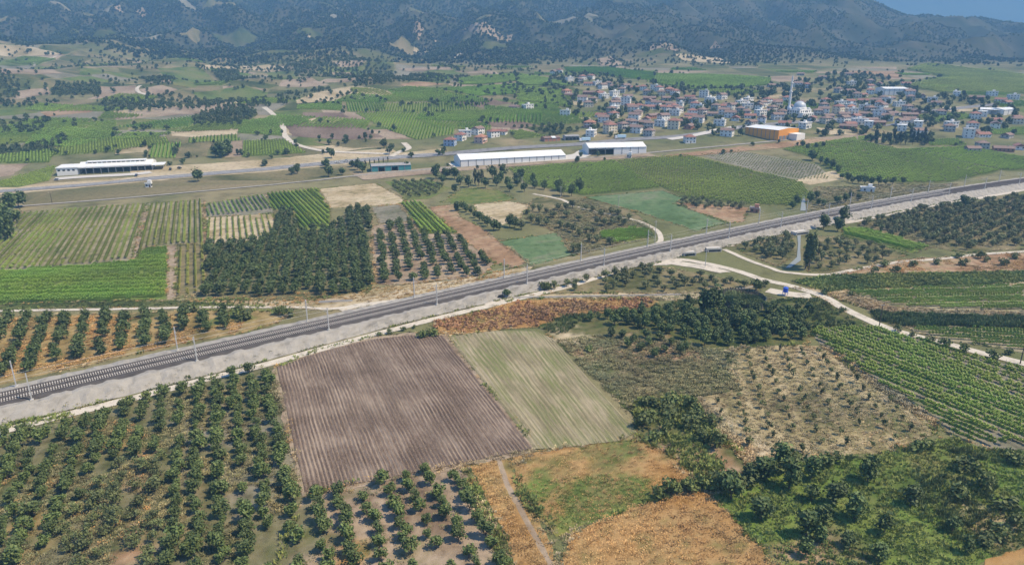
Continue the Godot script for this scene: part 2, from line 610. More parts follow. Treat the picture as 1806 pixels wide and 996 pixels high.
func field(called: String, key: String, px: Array, label: String, rough_edge := 0.7, spots := [], dir := Vector2.ZERO) -> void:
	var poly := area(px)
	var near := true
	for p in poly:
		if p.y < -FLAT: near = false
	if near: lift += 0.002
	else: flift += 0.003
	dir = dir.normalized()
	if rough_edge > 0.0: poly = ragged(poly, rough_edge, 2.0 if near else 8.0)
	var st := newst()
	var where := []
	for q in spots: where.append([g2(q[0], q[1]), q[2], q[3]])
	if not near:
		top(called, drape(poly, flift, key), mats["ground_near"], label, "field", "structure")
		return
	if rough_edge > 0.25: edges.append([poly, key])
	var lo := Vector2(1e9, 1e9)
	var hi := -lo
	for p in poly:
		lo = lo.min(p); hi = hi.max(p)
	var cell := 1.6 if hi.y > -250.0 else 2.4
	if lo.y < -380.0: cell = 4.0
	for i in int((hi.x - lo.x) / cell) + 1:
		var xa := lo.x + i * cell
		for col in Geometry2D.intersect_polygons(poly, PackedVector2Array([Vector2(xa, lo.y - 1), Vector2(xa + cell, lo.y - 1), Vector2(xa + cell, hi.y + 1), Vector2(xa, hi.y + 1)])):
			var clo := 1e9
			var chi := -1e9
			for p in col:
				clo = minf(clo, p.y); chi = maxf(chi, p.y)
			for j in range(int((clo - lo.y) / cell), int((chi - lo.y) / cell) + 1):
				var za := lo.y + j * cell
				for q in Geometry2D.intersect_polygons(col, PackedVector2Array([Vector2(xa, za), Vector2(xa + cell, za), Vector2(xa + cell, za + cell), Vector2(xa, za + cell)])):
					var tri := Geometry2D.triangulate_polygon(q)
					for k in tri.size():
						var p := q[tri[k]]
						var c := tone_at(p, key, dir)
						for w in where:
							var f: float = clampf((1.15 - p.distance_to(w[0]) / w[1] + n3.get_noise_2d(p.x * 4.0 + 11.0, p.y * 4.0) * 1.1) * 1.5, 0.0, 1.0)
							if f > 0.0: c = c.lerp(tone_at(p, w[2], dir), f)
						st.set_color(c)
						st.add_vertex(Vector3(p.x, lift, p.y))
	top(called, st.commit(), mats["ground_near"], label, "field", "structure")

func road(called: String, m: Material, px: Array, width: float, label: String) -> void:
	lay_road(called, m, smooth_line(px), width, label)

func lay_road(called: String, m: Material, line: PackedVector2Array, width: float, label: String) -> void:
	var up := 0.0
	for p in line:
		if p.y < -FLAT: up = 1.0
	if up > 0.0:
		flift += 0.003
		up = flift + 0.05
	else:
		lift += 0.003
		up = lift + 0.02
	var l := PackedVector2Array()
	for p in line: l.append(p + Vector2(n3.get_noise_2d(p.x * 3.0, p.y * 3.0), n3.get_noise_2d(p.y * 3.0, p.x * 3.0)) * 0.5)
	for q in Geometry2D.offset_polyline(l, width * 0.5, Geometry2D.JOIN_ROUND, Geometry2D.END_BUTT):
		if not Geometry2D.is_polygon_clockwise(q):
			top(called, drape(q, up), m, label, "road", "structure")

# tilled ground: ridges run from a far edge to a near edge
func furrows(called: String, far_edge: Array, near_edge: Array, gap: float, tall: float, m: Material, label: String) -> void:
	var a := area(far_edge)
	var b := area(near_edge)
	var wide := (a[0].distance_to(a[a.size() - 1]) + b[0].distance_to(b[b.size() - 1])) * 0.5
	var n := int(wide / gap) * 4
	var deep := 48
	var st := newst()
	lift += 0.006
	var grid := []
	for i in n + 1:
		var col := []
		var u := float(i) / n
		var pa := along(a, u)
		var pb := along(b, u)
		for j in deep + 1:
			var v := float(j) / deep
			var p := pa.lerp(pb, v)
			p.x += n3.get_noise_2d(p.y * 2.0, p.x * 0.5) * 0.35
			var ridge: float = [0.0, 0.55, 1.0, 0.5][i % 4]
			var worn := 0.75 + 0.5 * n3.get_noise_2d(p.x * 4.0, p.y * 4.0)
			col.append([Vector3(p.x, lift + 0.02 + tall * ridge * worn, p.y), Vector2(u, v)])
		grid.append(col)
	for i in n:
		for j in deep:
			var q := [grid[i][j], grid[i + 1][j], grid[i + 1][j + 1], grid[i][j + 1]]
			for k in [0, 1, 2, 0, 2, 3]:
				st.set_uv(q[k][1])
				st.add_vertex(q[k][0])
	top(called, st.commit(), m, label, "field", "structure")

func along(l: PackedVector2Array, u: float) -> Vector2:
	var total := 0.0
	for i in l.size() - 1: total += l[i].distance_to(l[i + 1])
	var want := u * total
	for i in l.size() - 1:
		var s := l[i].distance_to(l[i + 1])
		if want <= s or i == l.size() - 2: return l[i].lerp(l[i + 1], want / s)
		want -= s
	return l[0]

# what lies on a tilled field, made cell by cell: bands of moist and dry soil along the furrows, straw, weeds
func tilled(key: String, dark: Color, mid: Color, pale: Color, weed: Color, bands: float, weeds: float, seed_: int, stripes: float) -> StandardMaterial3D:
	var w := 768
	var im := Image.create(w, w, false, Image.FORMAT_RGB8)
	var na := FastNoiseLite.new(); na.seed = seed_; na.frequency = 0.0045; na.fractal_octaves = 4
	var nb := FastNoiseLite.new(); nb.seed = seed_ + 1; nb.frequency = 0.05; nb.fractal_octaves = 3
	var nc := FastNoiseLite.new(); nc.seed = seed_ + 2; nc.frequency = 0.35; nc.fractal_octaves = 2
	for x in w:
		var row0 := nb.get_noise_2d(x * bands, 7.0) * 0.7 + nb.get_noise_2d(x * bands * 3.3, 77.0) * 0.9
		for y in w:
			var ph := sin(TAU * (x + na.get_noise_2d(x * 0.8, y * 0.8 + 400.0) * 9.0) * stripes / w)
			var row := row0 + ph * (0.25 + 0.35 * na.get_noise_2d(x + 90.0, y))
			var moist := na.get_noise_2d(x, y) * 1.3 + row + nb.get_noise_2d(x * 2.0, y * 0.5) * 0.7
			var c := mid.lerp(dark, clampf(moist, 0.0, 1.0)) if moist > 0.0 else mid.lerp(pale, clampf(-moist, 0.0, 1.0))
			var g := nc.get_noise_2d(x, y * 0.35)
			c = c.lerp(pale, clampf(g * 0.9, 0.0, 0.5))
			if weeds > 0.0: c = c.lerp(weed, clampf((nb.get_noise_2d(x * 1.3 + 300.0, y * 0.16) + na.get_noise_2d(y, x)) * weeds + (0.25 + 0.2 * ph) * weeds, 0.0, 0.8))
			var straw := nc.get_noise_2d(x * 0.6 + 500.0, y * 0.6)
			if straw > 0.42: c = c.lerp(pale * 1.35, 0.6)
			im.set_pixel(x, y, c.linear_to_srgb())
	var m := plain(key, Color.WHITE, 0.95)
	m.albedo_texture = ImageTexture.create_from_image(im)
	m.metallic_specular = 0.2
	m.texture_repeat = false
	return m

# ---------------------------------------------------------------- railway
const RA := Vector2(-149.36, -180.5)
const RU := Vector2(0.83702, -0.54717)
const RH := 3.5

func rail_at(s: float) -> Vector2:
	var v := 1.3671e-7 * s * s * s - 8.1925e-6 * s * s - 0.0530097 * s - 1.1039
	return RA + RU * s + Vector2(-RU.y, RU.x) * v

func rail_side(s: float) -> Vector2:   # points to the camera's side of the line
	return -(rail_at(s + 1.0) - rail_at(s - 1.0)).normalized().orthogonal()

func foot(s: float) -> float:
	return lerpf(12.2, 9.4, smoothstep(60.0, 130.0, s)) + 2.8 * smoothstep(330.0, 420.0, s)

func rail_strip(sec: Array, s0: float, s1: float, step: float, wob := 0.0) -> ArrayMesh:
	var st := newst()
	var s := s0
	var prev := []
	while s <= s1 + 0.01:
		var c := rail_at(s)
		var n := rail_side(s)
		var cur := []
		for q in sec:
			var wv: float = wob * n3.get_noise_2d(s * 9.0, q.x * 9.0)
			var off: float = q.x if q.x < 7.0 or wob == 0.0 else lerpf(7.0, foot(s), (q.x - 7.0) / 5.6)
			var p: Vector2 = c + n * (off + wv * 0.5)
			cur.append(Vector3(p.x, maxf(0.01, q.y + wv * 0.7) if wob > 0.0 else q.y, p.y))
		if prev.size():
			for k in sec.size() - 1: quad(st, prev[k], cur[k], cur[k + 1], prev[k + 1])
		prev = cur
		s += step
	return st.commit()

func mast(s: float, off: float, label: String) -> void:
	var p := rail_at(s) + rail_side(s) * off
	var along_dir := rail_side(s) * -signf(off)
	var o := thing("catenary_mast", label, "mast", Vector3(p.x, RH - 0.1, p.y), atan2(-along_dir.y, along_dir.x), "catenary masts along the railway")
	var st := newst()
	add_box(st, Vector3(-0.12, 4.3, 0), Vector3(0.09, 8.6, 0.32))
	add_box(st, Vector3(0.12, 4.3, 0), Vector3(0.09, 8.6, 0.32))
	for k in 10: add_box(st, Vector3(0, 0.5 + k * 0.85, 0), Vector3(0.15, 0.22, 0.26))
	part("pole", st.commit(), mats["steel"], o)
	st = newst()
	add_tube(st, Vector3(0.16, 7.6, 0), Vector3(2.9, 7.2, 0), 0.045, 0.035, 5)
	add_tube(st, Vector3(0.16, 6.0, 0), Vector3(2.6, 7.2, 0), 0.045, 0.035, 5)
	add_tube(st, Vector3(0.9, 6.35, 0), Vector3(3.1, 5.9, 0), 0.03, 0.03, 5)
	part("cantilever", st.commit(), mats["steel"], o)
	st = newst()
	for y in [7.6, 6.0]: add_lathe(st, Vector3(0.32, y - 0.12, 0), [Vector2(0.02, 0), Vector2(0.09, 0.05), Vector2(0.04, 0.1), Vector2(0.09, 0.16), Vector2(0.02, 0.22)], 8)
	part("insulator", st.commit(), mats["brownglaze"], o)
	part("footing", box_mesh(Vector3(0, 0, 0), Vector3(0.9, 0.5, 0.9)), mats["concrete"], o)

# ---------------------------------------------------------------- buildings
var cache := {}

func cbox(c: Vector3, s: Vector3) -> ArrayMesh:
	var k := "%s%s" % [c, s]
	if not cache.has(k): cache[k] = box_mesh(c, s)
	return cache[k]

func hip_roof(w: float, d: float, rise: float, over: float, gable: bool) -> ArrayMesh:
	var k := "roof%s%s%s%s" % [w, d, rise, gable]
	if cache.has(k): return cache[k]
	var st := newst()
	var x := w * 0.5 + over
	var z := d * 0.5 + over
	var a := Vector3(-x, 0, -z); var b := Vector3(x, 0, -z); var c := Vector3(x, 0, z); var e := Vector3(-x, 0, z)
	var rx := x if gable else maxf(0.3, x - z)
	var p := Vector3(-rx, rise, 0); var q := Vector3(rx, rise, 0)
	quad(st, a, b, q, p); quad(st, c, e, p, q)
	for t in [[b, c, q], [e, a, p]]:
		for v in t: st.add_vertex(v)
	var dn := Vector3(0, -0.18, 0)
	for s in [[a, b], [b, c], [c, e], [e, a]]: quad(st, s[0], s[1], s[1] + dn, s[0] + dn)
	quad(st, a + dn, b + dn, c + dn, e + dn)
	cache[k] = st.commit()
	return cache[k]

func house(called: String, label: String, px: float, py: float, turn: float, w: float, d: float, storeys: int, roof: String, wall: String, roofkey: String, group: String) -> Node3D:
	var at := gp(px, py)
	var o := thing(called, label, "house", at, turn, group)
	var h := 3.0 * storeys
	part("wall", cbox(Vector3(0, h * 0.5 - 0.9, 0), Vector3(w, h + 1.8, d)), mats[wall], o)
	if roof == "flat":
		var sl := part("roof", cbox(Vector3(0, h + 0.12, 0), Vector3(w + 0.8, 0.24, d + 0.8)), mats[roofkey], o)
		part("parapet", cbox(Vector3(0, 0.35, d * 0.5 + 0.2), Vector3(w + 0.6, 0.7, 0.2)), mats[wall], sl, Vector3(0, h + 0.2, 0))
		part("stair_head", cbox(Vector3(w * 0.2, 1.1, -d * 0.2), Vector3(2.6, 2.0, 2.6)), mats[wall], sl, Vector3(0, h + 0.2, 0))
	else:
		var r := part("roof", hip_roof(w, d, d * 0.26, 0.55, roof == "gable"), mats[roofkey], o, Vector3(0, h, 0))
		part("chimney", cbox(Vector3(0, 0.9, 0), Vector3(0.6, 1.8, 0.6)), mats["wall_cream"], r, Vector3(w * 0.2, d * 0.13, d * 0.1))
	for f in storeys:
		var y := 3.0 * f + 1.6
		var n := maxi(2, int(w / 3.2))
		for i in n:
			var x := -w * 0.5 + (i + 0.5) * w / n
			if f == 0 and i == n / 2:
				part("door", cbox(Vector3(0, 1.05, 0), Vector3(1.1, 2.1, 0.12)), mats["door_brown"], o, Vector3(x, 0, d * 0.5))
			else:
				part("window", cbox(Vector3.ZERO, Vector3(1.3, 1.3, 0.12)), mats["glass"], o, Vector3(x, y, d * 0.5))
		for sx in [-1, 1]:
			for i in 2: part("window", cbox(Vector3.ZERO, Vector3(0.12, 1.3, 1.2)), mats["glass"], o, Vector3(sx * w * 0.5, y, -d * 0.25 + i * d * 0.5))
	if storeys > 1 and rng.randf() < 0.6:
		var bal := part("balcony", cbox(Vector3(0, 0, 0.6), Vector3(w * 0.45, 0.16, 1.2)), mats["concrete"], o, Vector3(-w * 0.1, 3.0, d * 0.5))
		part("railing", cbox(Vector3(0, 0.5, 1.15), Vector3(w * 0.45, 0.9, 0.06)), mats["wall_white"], bal)
	return o

# a long shed: its front runs from a to b, its body lies behind
func shed(called: String, label: String, category: String, a: Vector3, b: Vector3, deep: float, h: float, rise: float, wall: String, roofkey: String, bays: int, open_bays: Array) -> Node3D:
	var ab := b - a
	var L := Vector2(ab.x, ab.z).length()
	var o := thing(called, label, category, Vector3(a.x, minf(a.y, b.y), a.z), atan2(-ab.z, ab.x))
	var bw := L / bays
	for i in bays:
		var x := (i + 0.5) * bw
		part("column", cbox(Vector3(0, h * 0.5 - 0.6, 0), Vector3(0.5, h + 1.2, 0.3)), mats["frame_steel"], o, Vector3(i * bw + 0.18, 0, 0.02))
		if i in open_bays:
			part("lintel", cbox(Vector3(0, h - 0.5, 0), Vector3(bw - 0.36, 1.0, 0.2)), mats[wall], o, Vector3(x + 0.18, 0, -0.1))
		else:
			part("wall_panel", cbox(Vector3(0, h * 0.5 - 0.6, 0), Vector3(bw - 0.6, h + 1.2, 0.2)), mats[wall], o, Vector3(x + 0.18, 0, -0.1))
	part("back_wall", cbox(Vector3(L * 0.5, h * 0.5 - 0.6, -deep), Vector3(L, h + 1.2, 0.25)), mats[wall], o)
	for sx in [0.0, 1.0]:
		var st := newst()
		var x0: float = sx * L - 0.12
		var x1: float = sx * L + 0.12
		var prof_y := [Vector2(-0.2, -1.2), Vector2(-0.2, h), Vector2(-deep * 0.5, h + rise), Vector2(-deep + 0.2, h), Vector2(-deep + 0.2, -1.2)]
		for x in [x0, x1]:
			for k in range(1, 4):
				for q in [0, k, k + 1]: st.add_vertex(Vector3(x, prof_y[q].y, prof_y[q].x))
		for k in 4: quad(st, Vector3(x0, prof_y[k].y, prof_y[k].x), Vector3(x1, prof_y[k].y, prof_y[k].x), Vector3(x1, prof_y[k + 1].y, prof_y[k + 1].x), Vector3(x0, prof_y[k + 1].y, prof_y[k + 1].x))
		part("gable_wall", st.commit(), mats[wall], o)
	part("floor_slab", cbox(Vector3(L * 0.5, -0.5, -deep * 0.5), Vector3(L - 0.6, 1.2, deep - 0.8)), mats["concrete"], o)
	var n := maxi(4, int(L / 6.0))
	var slope := atan2(rise, deep * 0.5)
	var hyp := Vector2(deep * 0.5 + 0.5, rise * (deep * 0.5 + 0.5) / (deep * 0.5)).length()
	for side in [1.0, -1.0]:
		for i in n:
			var sh := part("roof_sheet", cbox(Vector3(0, 0.1, 0), Vector3(L / n - 0.12, 0.14, hyp)), mats["skylight" if i % 4 == 2 and roofkey != "rust" else roofkey], o, Vector3((i + 0.5) * L / n, h + rise * 0.5 - 0.02, -deep * 0.5 + side * deep * 0.25 + side * 0.2))
			sh.rotation.x = side * slope
	part("ridge_cap", cbox(Vector3(L * 0.5, h + rise + 0.18, -deep * 0.5), Vector3(L + 0.4, 0.16, 0.9)), mats[roofkey], o)
	return o

func car(called: String, label: String, at: Vector3, turn: float, paint: Color) -> void:
	var o := thing(called, label, "car", at, turn)
	var st := newst()
	var hull := [Vector2(-2.1, 0.35), Vector2(-2.15, 0.75), Vector2(-1.9, 0.95), Vector2(-1.1, 1.0), Vector2(1.5, 1.0), Vector2(2.1, 0.85), Vector2(2.15, 0.35)]
	for k in hull.size() - 1: quad(st, Vector3(hull[k].x, hull[k].y, -0.88), Vector3(hull[k].x, hull[k].y, 0.88), Vector3(hull[k + 1].x, hull[k + 1].y, 0.88), Vector3(hull[k + 1].x, hull[k + 1].y, -0.88))
	for z in [-0.88, 0.88]:
		for k in range(1, hull.size() - 1):
			for q in [0, k, k + 1]: st.add_vertex(Vector3(hull[q].x, hull[q].y, z))
	quad(st, Vector3(-2.1, 0.35, -0.88), Vector3(-2.1, 0.35, 0.88), Vector3(2.15, 0.35, 0.88), Vector3(2.15, 0.35, -0.88))
	part("body", st.commit(), plain("paint_" + called + str(paint), paint, 0.3, 0.2), o)
	st = newst()
	var cab := [Vector2(-1.2, 1.0), Vector2(-0.6, 1.55), Vector2(1.1, 1.58), Vector2(1.75, 1.0)]
	for k in 3: quad(st, Vector3(cab[k].x, cab[k].y, -0.72), Vector3(cab[k].x, cab[k].y, 0.72), Vector3(cab[k + 1].x, cab[k + 1].y, 0.72), Vector3(cab[k + 1].x, cab[k + 1].y, -0.72))
	for z in [-0.72, 0.72]: quad(st, Vector3(-1.2, 1.0, z), Vector3(-0.6, 1.55, z), Vector3(1.1, 1.58, z), Vector3(1.75, 1.0, z))
	part("windows", st.commit(), mats["glass"], o)
	part("roof", cbox(Vector3(0.25, 1.6, 0), Vector3(1.7, 0.06, 1.4)), plain("paint_" + called + str(paint), paint, 0.3, 0.2), o)
	for x in [-1.35, 1.35]:
		for z in [-0.85, 0.85]:
			st = newst()
			add_tube(st, Vector3(x, 0.33, z - 0.1), Vector3(x, 0.33, z + 0.1), 0.33, 0.33, 10)
			part("wheel", st.commit(), mats["rubber"], o)

func truck(called: String, label: String, at: Vector3, turn: float, cabc: Color, boxc: Color) -> void:
	var o := thing(called, label, "truck", at, turn)
	part("cargo_box", cbox(Vector3(1.5, 2.4, 0), Vector3(9.0, 2.8, 2.5)), plain("box_" + called, boxc, 0.5), o)
	part("cab", cbox(Vector3(-4.5, 1.8, 0), Vector3(2.2, 2.6, 2.4)), plain("cab_" + called, cabc, 0.4), o)
	part("windscreen", cbox(Vector3(-5.62, 2.3, 0), Vector3(0.06, 0.9, 2.0)), mats["glass"], o)
	part("chassis", cbox(Vector3(0.2, 0.8, 0), Vector3(11.0, 0.3, 1.6)), mats["frame_steel"], o)
	for x in [-4.4, 2.6, 4.0]:
		for z in [-1.0, 1.0]:
			var st := newst()
			add_tube(st, Vector3(x, 0.5, z - 0.18), Vector3(x, 0.5, z + 0.18), 0.5, 0.5, 10)
			part("wheel", st.commit(), mats["rubber"], o)

func utility_pole(px: float, py: float, tall: float, wooden: bool, label: String) -> void:
	var o := thing("utility_pole", label, "utility pole", gp(px, py), 0.4, "utility poles beside the tracks and fields")
	var st := newst()
	add_tube(st, Vector3(0, -0.3, 0), Vector3(0, tall, 0), 0.2, 0.12, 8)
	part("shaft", st.commit(), mats["pole_wood" if wooden else "concrete"], o)
	st = newst()
	add_box(st, Vector3(0, tall - 0.5, 0), Vector3(2.0, 0.12, 0.12))
	part("crossarm", st.commit(), mats["steel"], o)
	for x in [-0.9, 0.0, 0.9]: part("insulator", cbox(Vector3(0, 0.12, 0), Vector3(0.1, 0.25, 0.1)), mats["brownglaze"], o, Vector3(x, tall - 0.45, 0))

func mosque() -> void:
	var at := gp(1409, 204)
	var o := thing("mosque", "pale stone mosque with a large grey dome and one tall minaret above the village roofs", "mosque", at, 0.5)
	o.scale = Vector3.ONE * 0.84
	part("prayer_hall", cbox(Vector3(0, 4.0, 0), Vector3(24, 10.5, 22)), mats["wall_white"], o)
	part("porch", cbox(Vector3(0, 2.4, 13.5), Vector3(22, 6.0, 5.0)), mats["wall_white"], o)
	var dr := newst()
	add_lathe(dr, Vector3(0, 9.2, 0), [Vector2(9.6, 0), Vector2(9.6, 2.6), Vector2(9.0, 2.9), Vector2(8.6, 3.0)], 24)
	part("drum", dr.commit(), mats["wall_white"], o)
	var pts := []
	for k in 11: pts.append(Vector2(8.6 * cos(PI * 0.5 * k / 10.0), 8.0 * sin(PI * 0.5 * k / 10.0)))
	var st := newst()
	add_lathe(st, Vector3(0, 12.2, 0), pts, 28)
	var dome := part("dome", st.commit(), mats["lead"], o)
	st = newst()
	add_lathe(st, Vector3(0, 20.1, 0), [Vector2(0.35, 0), Vector2(0.12, 0.9), Vector2(0.3, 1.3), Vector2(0.05, 2.4)], 8)
	part("finial", st.commit(), mats["lead"], dome)
	for sx in [-1, 1]:
		for sz in [-1, 1]:
			var sm := []
			for k in 7: sm.append(Vector2(3.0 * cos(PI * 0.5 * k / 6.0), 2.6 * sin(PI * 0.5 * k / 6.0)))
			st = newst()
			add_lathe(st, Vector3(sx * 9.0, 9.2, sz * 8.0), sm, 14)
			part("small_dome", st.commit(), mats["lead"], o)
	for i in 5:
		for f in 2:
			part("window", cbox(Vector3(0, 0, 0), Vector3(1.6, 2.4, 0.15)), mats["glass"], o, Vector3(-8.4 + i * 4.2, 2.6 + f * 3.9, 16.02 if f == 0 else 11.02))
			for sx in [-1, 1]: part("window", cbox(Vector3.ZERO, Vector3(0.15, 2.4, 1.6)), mats["glass"], o, Vector3(sx * 12.02, 2.6 + f * 3.9, -8.0 + i * 4.0))
	st = newst()
	add_lathe(st, Vector3(-5.5, -1.0, -13.5), [Vector2(2.4, 0), Vector2(2.4, 12), Vector2(1.6, 15), Vector2(1.55, 32), Vector2(2.6, 33.2), Vector2(2.6, 34.4), Vector2(1.35, 34.5), Vector2(1.3, 44), Vector2(2.2, 45), Vector2(2.2, 46), Vector2(1.1, 46.1), Vector2(1.1, 50.0), Vector2(1.35, 50.2)], 14)
	var mn := part("minaret", st.commit(), mats["wall_white"], o)
	st = newst()
	add_lathe(st, Vector3(-5.5, -1.0, -13.5), [Vector2(1.4, 50.2), Vector2(0.15, 57.5), Vector2(0.05, 60.0)], 12)
	part("spire", st.commit(), mats["lead"], mn)

# ---------------------------------------------------------------- the scene
func dd(x1: float, y1: float, x2: float, y2: float) -> Vector2:
	return g2(x2, y2) - g2(x1, y1)

func _ready() -> void:
	rng.seed = 20
	# --- camera, sky, sun, exposure
	var cam := Camera3D.new()
	cam.name = "camera"
	cam.position = Vector3(0, CAMH, 0)
	cam.rotation = Vector3(-PITCH, 0, 0)
	cam.fov = rad_to_deg(2.0 * atan(498.0 / F))
	cam.near = 1.0
	cam.far = 14000.0
	add_child(cam)
	var env := Environment.new()
	env.background_mode = Environment.BG_SKY
	var sm := ProceduralSkyMaterial.new()
	sm.sky_top_color = Color(0.36, 0.52, 0.75)
	sm.sky_horizon_color = Color(0.78, 0.83, 0.87)
	sm.sky_curve = 0.14
	sm.ground_bottom_color = Color(0.35, 0.36, 0.3)
	sm.ground_horizon_color = Color(0.62, 0.68, 0.72)
	var sky := Sky.new()
	sky.sky_material = sm
	env.sky = sky
	env.background_energy_multiplier = 1.0
	env.tonemap_mode = Environment.TONE_MAPPER_LINEAR
	env.tonemap_exposure = 1.9
	env.fog_enabled = true
	env.fog_density = 0.00024
	env.fog_light_color = Color(0.54, 0.78, 1.0)
	env.sdfgi_enabled = true
	env.ssao_enabled = true
	env.ssil_enabled = true
	var we := WorldEnvironment.new()
	we.environment = env
	add_child(we)
	var sun := DirectionalLight3D.new()
	sun.name = "sun"
	sun.light_energy = 1.6
	sun.light_color = Color(1.0, 0.92, 0.79)
	sun.light_angular_distance = 0.5
	sun.shadow_enabled = true
	var el := deg_to_rad(56.0)
	var az := deg_to_rad(100.0)      # clockwise from the way the camera looks
	var to_sun := Vector3(sin(az) * cos(el), sin(el), -cos(az) * cos(el))
	add_child(sun)
	sun.look_at_from_position(to_sun * 100.0, Vector3.ZERO, Vector3.UP)

	make_grid()
	setup_materials()
	terrain()
	print("terrain")
	near_fields()
	far_fields()
	roads()
	print("fields")
	railway()
	buildings()
	village()
	print("buildings")
	orchards()
	vineyards()
	print("rows")
	lone_trees()
	far_growth()
	undergrowth()
	small_things()
	print("done")

